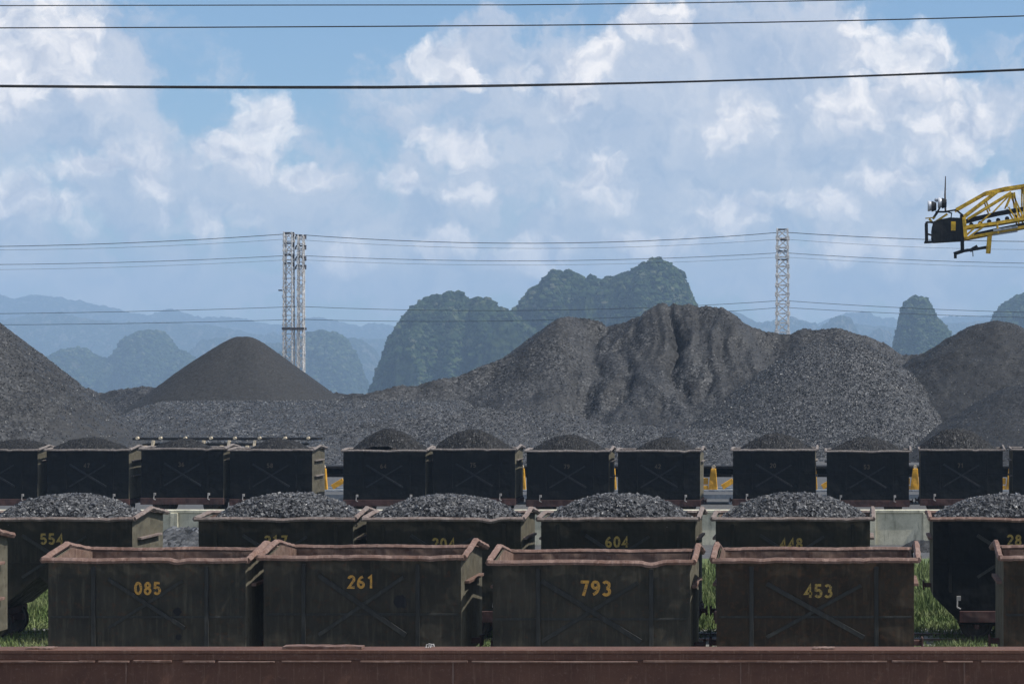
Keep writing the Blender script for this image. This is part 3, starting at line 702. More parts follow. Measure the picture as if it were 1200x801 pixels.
# grass strip between the middle row and the wall
def grass():
    rng = np.random.RandomState(5); n = 190000
    y = 40.4+27*rng.beta(1.15, 1.5, n); x = wx(rng.uniform(-120, 1320, n), y)
    d = fbm(x*.5, y*.5, 3, 3); k = d > -.45; x = x[k]; y = y[k]; d = d[k]; n = len(x)
    h = (.07+.17*rng.rand(n))*(1+.8*d)*(1+.5*smooth(50.5, 54, y)); a = rng.uniform(0, 6.28, n); w = (.010+.016*rng.rand(n))*(1+.2*smooth(50.5, 54, y))
    lean = rng.normal(0, .09, (n, 2))
    bx = np.cos(a)*w; by = np.sin(a)*w; z0 = np.full(n, -.13)
    v = np.stack([np.c_[x-bx, y-by, z0], np.c_[x+bx, y+by, z0], np.c_[x+bx*.7+lean[:, 0]*.5, y+by*.7+lean[:, 1]*.5, z0+h*.6], np.c_[x-bx*.7+lean[:, 0]*.5, y-by*.7+lean[:, 1]*.5, z0+h*.6],
                  np.c_[x+lean[:, 0], y+lean[:, 1], z0+h]], 1)
    V = v.reshape(-1, 3); b = 5*np.arange(n)[:, None]
    f = np.vstack([b+np.array([0, 1, 2]), b+np.array([0, 2, 3]), b+np.array([3, 2, 4])])
    return put('grass', mesh_np('grass', V, f), M['grass'])
tag(grass(), 'bright green grass and weeds between the tracks', 'grass', kind='stuff')

# concrete wall
def conc_wall():
    w = tag(empty('concrete_wall', (wx(600, 75), 75, -.12)), 'stained grey-green concrete wall with pilasters behind the middle wagon row', 'wall')
    x0, x1 = -38, 22
    MB().box(x0, x1, 0, .3, 0, 1.22).build('wall_panel', M['concrete'], w)
    MB().box(x0, x1, -.06, .36, 1.223, 1.33).build('coping', M['concrete'], w, .01)
    for px in [86, 205, 326, 447, 568, 689, 810, 905, 1022, 1086, 1180]:
        x = wx(px, 75)-wx(600, 75)
        MB().box(x-.14, x+.14, -.12, -.002, 0, 1.22).build('pilaster', M['concrete'], w, .01)
conc_wall()

# ------------------------------------------------------------------ foreground girder
def girder():
    g = tag(empty('steel_girder', (wx(600, 20), 19.75, -.12)), 'rust-brown riveted steel girder running across the whole foreground', 'girder')
    L = 9.5; zt = wz(757, 20)+.12
    MB().box(-L, L, -.02, .25, zt-.035, zt).build('top_flange', M['girder'], g, .004)
    MB().box(-L, L, -.012, .02, zt-.10, zt-.037).build('flange_lip', M['girder'], g, .004)
    # edge strip that catches light
    rg = random.Random(12); x = -L; mb = MB()
    while x < L:
        w = rg.uniform(.1, .7); a = rg.uniform(-.003, .003)
        mb.box(x, min(L, x+w), -.05+rg.uniform(0, .012), -.002, zt-.122+a, zt-.105+a+rg.uniform(-.003, .003)); x += w+(rg.uniform(.01, .12) if rg.random() < .4 else .0008)
    mb.build('weld_bead', M['rim'], g, .002)
    for px in (531, 148, 868, 1130):
        x = wx(px, 19.75)-wx(600, 20)
        MB().box(x-.008, x+.008, -.008, -.0015, zt-.94, zt-.126).build('weld_seam', M['rim'], g, .002)
    MB().box(-L, L, .0, .019, zt-.95, zt-.103).build('web_plate', M['girder'], g)
    MB().box(-L, L, -.03, .25, zt-.985, zt-.953).build('bottom_flange', M['girder'], g, .004)
    for x in (-8, -1.2, 3.4, 8):
        MB().box(x-.1, x+.1, .03, .22, 0, zt-.99).build('support_post', M['girder'], g, .01)
girder()
def plate(px0, px1, D, th, lb, dy=0, m='rim'):
    x0, x1 = wx(px0, D), wx(px1, D); zt = wz(757, 20)+.002
    n = 14; V = []; rng = random.Random(int(px0))
    for i in range(n):
        x = (x1-x0)*i/(n-1)
        e = rng.uniform(-.006, .006)
        for (y, z) in ((0+e, 0), (.13+e, 0), (.13+e, th*rng.uniform(.8, 1.1)), (0+e, th*rng.uniform(.75, 1.1))): V.append((x, y, z))
    Fc = [(4*i+k, 4*i+(k+1) % 4, 4*i+4+(k+1) % 4, 4*i+4+k) for i in range(n-1) for k in range(4)]+[(3, 2, 1, 0), (4*n-4, 4*n-3, 4*n-2, 4*n-1)]
    o = MB().add(V, Fc).build('steel_strip', M[m], None, loc=(x0, 19.79+dy, zt)); tag(o, lb, 'steel strip')
plate(331, 424, 19.8, .03, 'loose rusty steel strip lying on the girder below wagon 261')
plate(30, 62, 19.8, .012, 'thin rust flake on the girder near its left end')
plate(952, 978, 19.8, .012, 'short rusty sliver on the girder below wagon 453')
rr = random.Random(3); mb = MB()
for i in range(3):
    x = i*.022; mb.tube([(x, 0, 0), (x+.004, .01, .03+.01*(i % 2)), (x+.03, .012, .034), (x+.036, .01, .008)], .006, 6)
tag(mb.build('wire_scrap', M['rag'], None, loc=(wx(500, 19.9), 19.87, wz(757, 20)+.006)), 'tiny pale scrap of bent wire lying on the girder', 'scrap')

# ------------------------------------------------------------------ ground conveyor behind the back row (yellow supports)
def yellow_conveyor():
    D = 98.0; X0 = wx(700, D)
    c = tag(empty('belt_conveyor', (X0, D, -.12)), 'low belt conveyor on yellow supports behind the back wagon row', 'conveyor')
    xa, xb = wx(372, D)-X0, wx(1320, D)-X0
    zt = wz(546, D)+.12
    MB().box(xa, xb, .1, 1.3, zt-.12, zt).build('belt', M['black'], c, .02)
    MB().box(xa, xb, .2, 1.2, zt-.55, zt-.42).build('return_belt', M['black'], c, .02)
    MB().box(xa, xb, .9, 1.0, zt-.42, zt-.122).build('side_beam', M['black'], c)
    zl = wz(573, D)+.12
    MB().box(xa, xb, -.35, 1.7, zl-.10, zl).build('base_rail', M['grey_steel'], c, .01)
    MB().box(xa, xb, -.30, -.1, zl-.46, zl-.26).build('base_rail', M['grey_steel'], c, .01)
    for i, px in enumerate([380, 496, 612, 718, 836, 953, 1072, 1184, 1300]):
        x = wx(px, D)-X0
        h = zt-.10-zl
        MB().add([(x-.24, -.3, zl+.001), (x+.22, -.3, zl+.001), (x+.14, -.3, zl+h), (x-.10, -.3, zl+h), (x-.24, -.1, zl+.001), (x+.22, -.1, zl+.001), (x+.14, -.1, zl+h), (x-.10, -.1, zl+h)],
                 [(0, 1, 2, 3), (7, 6, 5, 4), (0, 4, 5, 1), (1, 5, 6, 2), (2, 6, 7, 3), (3, 7, 4, 0)]).build('support_upright', M['yellow'], c, .015)
        MB().lathe((x+.02, -.2, zl+h+.08), [(-.08, .05), (-.08, .09), (.08, .09), (.08, .05)], 'y', 12).build('roller_bracket', M['cream'], c)
        hh = .52 if i in (4, 5, 6, 7) else .18
        MB().box(x-1.35 if i in (4, 5, 6, 7) else x-.4, x-.25, -.28, -.12, zl+.002, zl+.20).build('foot_plate', M['yellow'], c, .015)
        if i in (4, 5, 6, 7): MB().box(x-1.35, x-.25, -.26, -.14, zl+.26, zl+.58).build('side_plate', M['yellow'], c, .015)
        MB().bar((x+.45, -.2, zl+.12), (x+1.0, -.15, zl+.45), .14, .26).build('drive_arm', M['yellow'], c, .015)
        for sx in (-.9, .9):
            MB().box(x+sx-.12, x+sx+.12, -.28, .2, 0, zl-.46 if zl > .5 else .1).build('foot', M['grey_steel'], c, .01)
yellow_conveyor()
def cream_conveyor():
    D = 112.0; X0 = wx(155, D)
    c = tag(empty('belt_conveyor', (X0, D, -.12)), 'black conveyor with cream posts half buried at the foot of the left coal bank', 'conveyor')
    xb = wx(372, D)-X0; zt = wz(512.5, D)+.12
    MB().box(0, xb, 0, 1.1, zt-.14, zt).build('belt', M['black'], c, .02)
    MB().box(.6, xb-.8, -.1, 1.1, zt-.46, zt-.34).build('return_belt', M['black'], c, .02)
    for px in (162, 189, 218, 248, 276, 305, 335, 362):
        x = wx(px, D)-X0
        MB().lathe((x, -.12, zt-.02), [(-.10, .05), (-.10, .085), (.1, .085), (.1, .05)], 'y', 10).build('roller', M['cream'], c)
    for k, px in enumerate((181, 240, 270, 300, 344)):
        x = wx(px, D)-X0
        MB().bar((x, -.15, zt-.16), (x-.05, -.18, zt-.50), .20, .14).build('post', M['cream'], c, .01)
        MB().bar((x-.5, -.15, .0), (x-.45, -.15, zt-.45), .18, .18).build('leg', M['cream'], c, .01)
cream_conveyor()

# ------------------------------------------------------------------ pylons and cables
DP = 280.0
def mast(pxc, w0, w1, top_py, zsplit=None):
    """square lattice column; returns MB lists"""
    zt = wz(top_py, DP); x = wx(pxc, DP); mb = MB(); t = .23 if w1 > 1.2 else .17
    def cor(z):
        k = z/zt; w = (w0*(1-k)+w1*k)/2; return [(x-w, DP-w, z), (x+w, DP-w, z), (x+w, DP+w, z), (x-w, DP+w, z)]
    b = cor(0); tt = cor(zt)
    for i in range(4): mb.bar(b[i], tt[i], t)
    n = 20
    for i in range(n):
        z0 = zt*i/n; z1 = zt*(i+1)/n; a = cor(z0); c = cor(z1)
        for k in range(4):
            j = (k+1) % 4
            if i % 2: mb.bar(a[k], c[j], t*.6)
            else: mb.bar(a[j], c[k], t*.6)
            mb.bar(a[k], a[j], t*.6)
            q_ = Vector(a[k]); e = (.17 if w1 > 1.2 else .09)+.07*((i*7+k*3) % 4)/3
            mb.box(q_.x-e, q_.x+e, q_.y-.03-.15*(k < 2), q_.y+.03-.15*(k < 2), q_.z-e*1.3, q_.z+e*1.3)
    return mb, zt
def pylon(masts, label, bar_py):
    xc = wx(sum(m[0] for m in masts)/len(masts), DP)
    r = tag(empty('lattice_pylon', (xc, DP, -.12)), label, 'pylon', 'white rusty lattice pylons')
    def bld(mb, n, m):
        mb.v = [(a-xc, b-DP, c+.12) for a, b, c in mb.v]; return mb.build(n, M[m], r)
    for m in masts:
        mb, zt = mast(*m); bld(mb, 'mast', 'pylon')
        for z in (zt-.1, zt-1.6, zt-3.2, zt-4.4):
            mb = MB(); x = wx(m[0], DP)
            mb.bar((x-.75, DP, z), (x+.75, DP, z), .18, .22); bld(mb, 'cross_arm', 'insul')
            for s in (-1, 1):
                mb = MB().lathe((x+s*.7, DP-.2, z-.55), [(0, .05), (.05, .16), (.12, .07), (.2, .16), (.27, .07), (.35, .16), (.45, .06)], 'z', 8); bld(mb, 'insulator', 'insul')
    if bar_py:
        mb = MB(); z = wz(bar_py, DP); xs = [wx(m[0], DP) for m in masts]
        mb.bar((min(xs)-.8, DP-.6, z), (max(xs)+.6, DP-.6, z), .3, .35); mb.bar((min(xs)-.8, DP+.6, z), (max(xs)+.6, DP+.6, z), .3, .35); bld(mb, 'tie_beam', 'insul')
        MB().box(-2.1, -1.6, -.9, -.6, wz(341, DP)+.1, wz(341, DP)+.3).build('bracket', M['insul'], r)
pylon([(338.5, 1.3, 1.12, 272), (352.8, .82, .7, 275)], 'twin-masted white and rust lattice pylon beside the small coal cone', 385)
pylon([(917, 1.9, 1.45, 268)], 'single white lattice pylon rising behind the main coal ridge', None)

def cable(keys, D, r, label, group, n=14, dD=0):
    """keys: (px,py) support points with sag given between as third value"""
    pts = []
    for (a, b) in zip(keys[:-1], keys[1:]):
        for i in range(n):
            t = i/n; px = a[0]+(b[0]-a[0])*t; py = a[1]+(b[1]-a[1])*t+4*b[2]*t*(1-t); pts.append(P(px, py, D+dD))
    pts.append(P(keys[-1][0], keys[-1][1], D+dD))
    o = Vector(pts[0]); mb = MB().tube([Vector(p)-o for p in pts], r, 6)
    tag(mb.build('power_cable', M['wire'], None, loc=o), label, 'cable', group)
GC = 'distant cables strung between the pylons'
cable([(-380, 282, 0), (338, 274, 11), (917, 272, 12), (1500, 276, 9)], DP, .05, 'top thick cable running across both pylon heads', GC)
cable([(-380, 282, 0), (338, 280, 12), (917, 280, 11), (1500, 283, 11)], DP, .022, 'faint thin cable just below the pylon heads', GC, dD=.5)
cable([(-380, 303, 0), (345, 299, 9), (917, 296, 8), (1500, 305, 8)], DP, .04, 'middle dark cable at the pylons upper insulators', GC, dD=-.5)
cable([(-380, 310, 0), (345, 304, 9), (917, 301, 8), (1500, 312, 7)], DP, .02, 'hair-thin cable right below the middle cable', GC, dD=.7)
cable([(-380, 366, 0), (352, 359, 5), (917, 352, 8), (1500, 366, 7)], DP, .038, 'low cable crossing in front of the far blue ridge', GC, dD=-.3)
cable([(-380, 377, 0), (352, 374, 5), (917, 360, 8), (1500, 372, 6)], DP, .036, 'lowest cable, over the blue hills left of the twin pylon', GC, dD=.3)
GN = 'near cables across the sky'
cable([(-300, 8, 0), (600, 6, -.5), (1500, -14, 3)], 34, .009, 'uppermost thin near cable touching the top frame edge', GN)
cable([(-300, 33, 0), (600, 30, 1), (1500, 8, 4)], 34, .011, 'second near cable from the top, thin and almost level', GN)
cable([(-300, 98, 0), (450, 103, 1.5), (1500, 66, 6)], 33, .018, 'thick black near cable, lowest of the three across the sky', GN)
cable([(-300, 97, 0), (450, 101.4, 1.5), (1500, 68, 6)], 33, .012, 'slim strand twisting along the thick black near cable', GN)

# ------------------------------------------------------------------ stacker boom
def boom():
    D = 110.0; O = P(1085, 283, D)
    b = tag(empty('stacker_boom', O), 'yellow lattice stacker boom with black head pulley reaching in from the right', 'stacker boom')
    def q(zx, zy, dy=0): p = P(1050+zx/6.673, 190+zy/6.673, D); return (p[0]-O[0], p[1]-O[1]+dy, p[2]-O[2])
    W = 1.35
    # head drum and hood
    c = q(355, 535)
    MB().lathe((c[0], W/2, c[2]), [(-.62, .1), (-.62, .50), (-.58, .53), (.58, .53), (.62, .50), (.62, .1)], 'y', 28).build('head_pulley', M['black'], b, sm=False)
    pts = [(290, 500), (300, 465), (350, 450), (420, 436), (520, 440), (520, 605), (300, 618), (285, 590)]
    mb = MB(); n = len(pts)
    for dy in (0.0, W): mb.v += [q(x, y, dy) for x, y in pts]
    mb.f = [tuple(range(n)), tuple(range(n, 2*n))[::-1]]+[(i, (i+1) % n, n+(i+1) % n, n+i) for i in range(n)]
    mb.build('head_hood', M['black'], b, .03)
    MB().bar(q(240, 465, .1), q(243, 620, .1), .14, .14).bar(q(240, 465, W-.1), q(243, 620, W-.1), .14, .14).bar(q(225, 620, W/2), q(520, 604, W/2), .9, .10).bar(q(238, 468, .1), q(300, 470, .1), .1).bar(q(245, 560, .1), q(300, 575, .1), .1).build('scraper_frame', M['black'], b, .01)
    MB().bar(q(230, 437, .2), q(310, 430, .2), .06).bar(q(260, 440, .2), q(290, 475, .2), .12).bar(q(300, 470, .4), q(405, 400, .4), .12).build('head_bracket', M['boom_yellow'], b)
    MB().bar(q(290, 440, .3), q(330, 380, .3), .14).bar(q(310, 385, .3), q(400, 385, .3), .10).bar(q(330, 380, .6), q(370, 300, .6), .1).build('lamp_bracket', M['black'], b)
    for x, y in ((275, 340), (355, 315)):
        p = q(x, y, .3)
        l = MB().lathe((p[0], p[1], p[2]), [(-.18, .28), (-.15, .30), (0, .27), (.14, .15), (.2, .06)], 'x', 18).build('floodlight', M['silver'], b, sm=True)
        MB().lathe((p[0]+.02, p[1], p[2]-.02), [(.02, .31), (.28, .22)], 'x', 14).build('housing', M['black'], l)
    MB().lathe(q(320, 290, .5), [(-.1, .05), (-.05, .12), (.05, .12), (.1, .05)], 'z', 12).build('beacon', M['silver'], b)
    MB().tube([q(390, 105, .4), q(386, 250, .4), q(390, 385, .4)], [.025, .05, .055], 8).build('whip_mast', M['insul'], b)
    MB().bar(q(390, 385, .1), q(470, 372, .1), .09).bar(q(470, 372, .1), q(525, 415, .1), .09).bar(q(515, 410, .1), q(520, 690, .1), .22, .2).bar(q(400, 385, .1), q(440, 400, .1), .07).bar(q(435, 400, .1), q(430, 450, .1), .06).build('handrail', M['black'], b)
    MB().box(*[v for v in (q(430, 0)[0], q(466, 0)[0])], -.06, -.01, q(0, 535)[2], q(0, 465)[2]).build('warning_plate', M['boom_yellow'], b, .01)
    MB().bar(q(455, 715, .3), q(530, 690, .3), .16, .2).bar(q(530, 692, .3), q(715, 662, .3), .16, .16).bar(q(466, 700, .3), q(466, 750, .3), .16).bar(q(580, 690, .3), q(640, 655, .3), .2).bar(q(600, 660, .3), q(605, 735, .3), .05).build('lower_arm', M['black'], b, .01)
    # truss
    ch = {}
    top = [(470, 370), (700, 240), (850, 205), (1000, 182), (1500, 130), (2300, 60)]
    in_ = [(530, 420), (800, 215), (1000, 182)]
    lo1 = [(525, 510), (770, 478), (1000, 440), (1500, 365), (2300, 245)]
    lo2 = [(540, 595), (760, 552), (1000, 505), (1500, 425), (2300, 305)]
    for dy, nm in ((0, 'near'), (W, 'far')):
        for pts, t in ((top, .15), (lo1, .17), (lo2, .15)):
            mb = MB()
            for a, c2 in zip(pts[:-1], pts[1:]): mb.bar(q(*a, dy), q(*c2, dy), t, t)
            mb.build('chord', M['boom_yellow'], b)
        mb = MB(); mb.bar(q(530, 425, dy), q(800, 220, dy), .24, .17); mb.bar(q(560, 445, dy), q(900, 235, dy), .13); mb.bar(q(530, 430, dy), q(545, 590, dy), .26, .2); mb.build('head_strut', M['boom_yellow'], b)
        mb = MB()
        segs = [((910, 240), (1010, 465)), ((910, 240), (865, 350)), ((925, 235), (960, 480)), ((770, 380), (905, 240)), ((560, 560), (740, 400)), ((880, 350), (935, 440)), ((700, 290), (735, 385)), ((560, 590), (700, 490))]
        xs = 1000
        while xs < 2250:
            def ty(x, L):
                for a, c2 in zip(L[:-1], L[1:]):
                    if a[0] <= x <= c2[0]: return a[1]+(c2[1]-a[1])*(x-a[0])/(c2[0]-a[0])
            segs += [((xs, ty(xs, top)), (xs+90, ty(xs+90, lo2))), ((xs+90, ty(xs+90, lo2)), (xs+180 if xs+180 < 2300 else 2299, ty(min(xs+180, 2299), top))), ((xs, ty(xs, top)), (xs, ty(xs, lo1)))]; xs += 180
        for a, c2 in segs: mb.bar(q(*a, dy), q(*c2, dy), .085)
        mb.build('lacing', M['boom_yellow'], b)
    mb = MB()
    for x, y in ((700, 240), (850, 205), (1000, 182), (760, 552), (540, 595), (900, 525), (1250, 156), (1500, 130), (1250, 465), (1900, 96)): mb.bar(q(x, y, 0), q(x, y, W), .10)
    mb.build('cross_member', M['boom_yellow'], b)
    mb = MB(); P4 = [(530, 455), (640, 425), (800, 388), (1000, 352), (1500, 275), (2300, 155)]
    for a, c2 in zip(P4[:-1], P4[1:]): mb.bar(q(a[0], a[1]+8, W/2), q(c2[0], c2[1]+8, W/2), 1.05, .20)
    mb.build('belt', M['black'], b)
    mb = MB()
    for a, c2 in zip([(620, 560), (800, 520), (1000, 480), (1500, 400)], [(800, 520), (1000, 480), (1500, 400), (2300, 280)]): mb.bar(q(*a, W/2), q(*c2, W/2), .9, .14)
    mb.build('return_belt', M['black'], b)
    for i in range(14):
        x = 590+i*70; y = 455-(x-590)*.168+32
        if x < 2200: MB().lathe(q(x, y, .12), [(-.08, .10), (0, .13), (.08, .10)], 'y', 10).build('idler_roller', M['black'], b)
    MB().bar(q(735, 560, .15), q(722, 712, .15), .30, .25).bar(q(790, 480, .05), q(800, 560, .05), .35, .1).build('hanger_leg', M['boom_yellow'], b, .01)
    MB().bar(q(760, 535, -.05), q(950, 505, -.05), .2, .12).bar(q(950, 540, -.02), q(760, 570, -.02), .08).build('cable_tray', M['grey_steel'], b)
boom()

# ------------------------------------------------------------------ hills
_t = (1+5**.5)/2
ICO = np.array([(-1, _t, 0), (1, _t, 0), (-1, -_t, 0), (1, -_t, 0), (0, -1, _t), (0, 1, _t), (0, -1, -_t), (0, 1, -_t), (_t, 0, -1), (_t, 0, 1), (-_t, 0, -1), (-_t, 0, 1)])/1.902
ICF = np.array([(0, 11, 5), (0, 5, 1), (0, 1, 7), (0, 7, 10), (0, 10, 11), (1, 5, 9), (5, 11, 4), (11, 10, 2), (10, 7, 6), (7, 1, 8), (3, 9, 4), (3, 4, 2), (3, 2, 6), (3, 6, 8), (3, 8, 9), (4, 9, 5), (2, 4, 11), (6, 2, 10), (8, 6, 7), (9, 8, 1)])
def jungle_mat():
    m, nt, b = mat('jungle_crowns'); g = N(nt, 'ShaderNodeNewGeometry'); r = g.outputs['Random Per Island']
    n = noise(nt, g.outputs['Position'], .02, 4, .6)
    c = ramp(nt, r, [(0, (.004, .011, .006)), (.5, (.017, .033, .012)), (.85, (.052, .074, .024)), (1, (.10, .10, .065))])
    c = mixc(nt, ramp(nt, n, [(.4, 0), (.65, .6)]), c, (.020, .036, .014))
    nt.links.new(c, b.inputs['Base Color']); b.inputs['Roughness'].default_value = .9; b.inputs['Specular IOR Level'].default_value = .1
    return m
M['jungle'] = jungle_mat()
def hill(D, pts, m, depth, step, rough_a, seed, wob=18, skirt=25, p=2.0, pw=.5, crowns=0, cr=3.0):
    """karst hill: silhouette along x, rounded steep section in depth, ravines, bulges of jungle"""
    B = -29.0
    xs = np.array([wx(a, D) for a, _ in pts]); zs = np.array([wz(b, D) for _, b in pts])
    xs = np.r_[xs[0]-skirt, xs, xs[-1]+skirt]; zs = np.r_[B, zs, B]
    gx, gy = np.meshgrid(np.arange(xs[0], xs[-1], step), np.arange(D-depth*1.15, D+depth, step*1.1))
    X = gx+rough_a*1.8*fbm(gx/(rough_a*5), gy/(rough_a*5), 4, seed)*smooth(0, depth*.3, np.abs(gy-D))
    S = np.interp(X, xs, zs)-B
    S = S+rough_a*.35*fbm(gx/(rough_a*1.1), gy/(rough_a*3), 3, seed+20, .6)
    yc = D+wob*fbm(gx/(depth*.8), gx*0, 3, seed+3)
    dd = depth*(.72+.42*fbm(gx/(depth*.32), gy/(depth*1.5), 4, seed+4, .6))*np.clip(.35+.65*S/np.max(S), .3, 1)
    t = np.clip(np.abs(gy-yc)/dd, 0, 1.4)
    H = B+S*np.where(t < 1, (1-np.minimum(t, 1)**p)**pw, -.3)
    def bil(a, sd): return 1-2*np.abs(fbm(gx/a, gy/a, 2, sd))
    on = smooth(0, .12, t)
    H = H+rough_a*(.55*bil(rough_a*1.6, seed+6)+.45*bil(rough_a*.75, seed+9)-.8)*(.45+1.1*on)+rough_a*1.5*fbm(gx/(rough_a*6), gy/(rough_a*6), 3, seed+7)*on
    ny, nx = gx.shape; idx = np.arange(nx*ny).reshape(ny, nx)
    f = np.c_[idx[:-1, :-1].ravel(), idx[:-1, 1:].ravel(), idx[1:, 1:].ravel(), idx[1:, :-1].ravel()]
    hv = H.ravel(); f = f[(hv[f] > B).any(axis=1)]
    used = np.zeros(nx*ny, bool); used[f.ravel()] = True; mp = np.cumsum(used)-1
    V = np.c_[gx.ravel(), gy.ravel(), np.maximum(hv, B)][used]
    me = None
    if crowns:
        # jungle crowns growing on ledges and faces; bare rock where the noise says so
        rng = np.random.RandomState(seed); iy = rng.randint(1, ny-2, crowns*5); ix = rng.randint(1, nx-2, crowns*5)
        sl = np.hypot(H[iy+1, ix]-H[iy-1, ix], H[iy, ix+1]-H[iy, ix-1]); pr = np.clip(.25+sl/6, 0, 1)
        bare = fbm(gx[iy, ix]/(rough_a*5), (gy[iy, ix]+H[iy, ix])/(rough_a*7), 3, seed+50)
        ok = (H[iy, ix] > B+8) & (gy[iy, ix] < D+depth*.25) & (rng.rand(len(iy)) < pr) & (bare < .22); iy = iy[ok][:crowns]; ix = ix[ok][:crowns]; n = len(iy)
        fx = rng.rand(n); hz = H[iy, ix]*(1-fx)+H[iy, ix+1]*fx; ss = cr*rng.gamma(6, 1/6, n)*.8+cr*.2
        c = np.c_[gx[iy, ix]+fx*step, gy[iy, ix], hz-ss*.1]
        vv = ICO[None]*(1+rng.uniform(-.25, .25, (n, 12, 1)))*(ss[:, None, None]*np.array([1, 1, .85]))+c[:, None]
        nb = len(V); gv_ = vv.reshape(-1, 3); tf = (ICF[None]+12*np.arange(n)[:, None, None]).reshape(-1, 3)+nb
        gq = mp[f]; q3 = np.vstack([gq[:, [0, 1, 2]], gq[:, [0, 2, 3]], tf]); me = mesh_np('hill', np.vstack([V, gv_]), q3, False)
        me.materials.append(M[m]); me.materials.append(M['jungle']); k = np.zeros(len(q3), np.int32); k[2*len(gq):] = 1
        me.polygons.foreach_set('material_index', k); me.update()
        return tag(put('hill', me), kind='structure')
    return tag(put('hill', mesh_np('hill', V, mp[f], False), M[m]), kind='structure')
hill(1400, [(441, 452), (449, 425), (458, 400), (467, 384), (480, 364), (494, 350), (508, 346), (524, 342), (536, 344), (546, 354), (552, 357), (561, 352), (572, 356), (582, 364), (599, 371), (620, 385), (650, 410)], 'karst', 75, 1.0, 4.5, 101, skirt=4, crowns=26000, cr=1.55)
hill(1460, [(580, 400), (596, 374), (603, 362), (610, 355), (625, 340), (640, 328), (655, 320), (670, 321), (685, 329), (707, 329), (715, 326), (728, 323), (741, 319), (752, 311), (764, 309), (780, 309), (790, 315), (797, 322), (803, 333), (811, 350), (822, 372), (840, 400)], 'karst', 85, 1.0, 4.5, 111, skirt=6, crowns=30000, cr=1.6)
hill(1700, [(1044, 425), (1050, 400), (1055, 375), (1060, 360), (1066, 354), (1072, 351), (1081, 352), (1087, 356), (1093, 367), (1100, 374), (1107, 382), (1115, 392), (1125, 420)], 'karst', 55, 1.1, 4.5, 121, skirt=5, crowns=9000, cr=1.6)
hill(1900, [(1150, 400), (1160, 378), (1168, 368), (1180, 353), (1190, 347), (1200, 344), (1220, 341), (1240, 348), (1255, 365), (1275, 400)], 'karst', 70, 1.5, 5, 131, skirt=8, crowns=9000, cr=1.9)
hill(2900, [(40, 440), (50, 424), (73, 410), (90, 407), (104, 410), (115, 417), (134, 419), (140, 408), (146, 397), (152, 391), (161, 388), (172, 387), (182, 389), (190, 396), (196, 402), (204, 413), (215, 414), (230, 424), (245, 440)], 'karst', 130, 2.2, 6.5, 141, skirt=14, crowns=9000, cr=2.6)
hill(2800, [(325, 415), (340, 408), (352, 396), (360, 392), (376, 388), (390, 389), (399, 392), (406, 399), (412, 409), (422, 431), (432, 452)], 'karst', 110, 2.2, 6.5, 151, skirt=6, crowns=6000, cr=2.6)
hill(3700, [(300, 410), (310, 402), (325, 403), (345, 412), (360, 430)], 'karst_far', 100, 3, 7, 155)
hill(4200, [(210, 425), (226, 413), (236, 403), (245, 399), (258, 395), (270, 395), (291, 401), (310, 415)], 'karst_far', 140, 4, 8, 161)
hill(4000, [(380, 400), (400, 394), (414, 394), (425, 397), (436, 405), (445, 425), (452, 445)], 'karst_far', 130, 4, 8, 165)
hill(4000, [(955, 395), (966, 381), (976, 374), (987, 370), (998, 374), (1004, 386), (1012, 405)], 'karst_far', 120, 3.5, 8, 171)
hill(4300, [(1008, 410), (1016, 393), (1024, 387), (1031, 384), (1039, 386), (1046, 392), (1056, 412)], 'karst_far', 110, 3.5, 8, 175)
DF = 5000
hill(DF, [(-260, 372), (-120, 362), (0, 374), (30, 370), (70, 368), (110, 374), (140, 379), (190, 377), (250, 381), (300, 391), (380, 396), (470, 398), (560, 396), (640, 400)], 'karst_far', 260, 8, 9, 181)
hill(DF, [(820, 372), (843, 361), (865, 365), (887, 377), (905, 378), (927, 370), (947, 377), (965, 384), (990, 378), (1060, 384), (1120, 380), (1160, 376), (1240, 382), (1330, 390)], 'karst_far', 240, 8, 9, 185)
DG = 6400
hill(DG, [(-420, 360), (-300, 350), (-150, 343), (-40, 341), (0, 345), (12, 349), (22, 350), (35, 345), (58, 347), (96, 354), (126, 360), (146, 365), (180, 369), (188, 366), (191, 363), (208, 363), (213, 368), (240, 373), (268, 371), (299, 377), (330, 381), (352, 374), (372, 371), (395, 377), (420, 382), (441, 379), (470, 384), (560, 388), (640, 390)], 'karst_far', 300, 9, 9, 191)
hill(DG, [(940, 390), (967, 374), (980, 370), (993, 366), (1013, 365), (1033, 373), (1053, 374), (1100, 373), (1130, 370), (1180, 369), (1260, 374), (1400, 380)], 'karst_far', 260, 9, 9, 195)

# ------------------------------------------------------------------ haze
def haze():
    mb = MB().box(-5900, 3500, -250, 7600, -30, 345)
    m = bpy.data.materials.new('haze'); m.use_nodes = True; nt = m.node_tree; nt.nodes.clear()
    out = N(nt, 'ShaderNodeOutputMaterial'); pv = N(nt, 'ShaderNodeVolumePrincipled')
    pv.inputs['Color'].default_value = (.45, .63, .88, 1); pv.inputs['Density'].default_value = HAZE_D
    pv.inputs['Anisotropy'].default_value = .0
    nt.links.new(pv.outputs[0], out.inputs['Volume'])
    o = mb.build('haze', m); tag(o, 'pale blue sea air softening the far hills', 'haze', kind='stuff')
HAZE_D = 2.5e-4
haze()

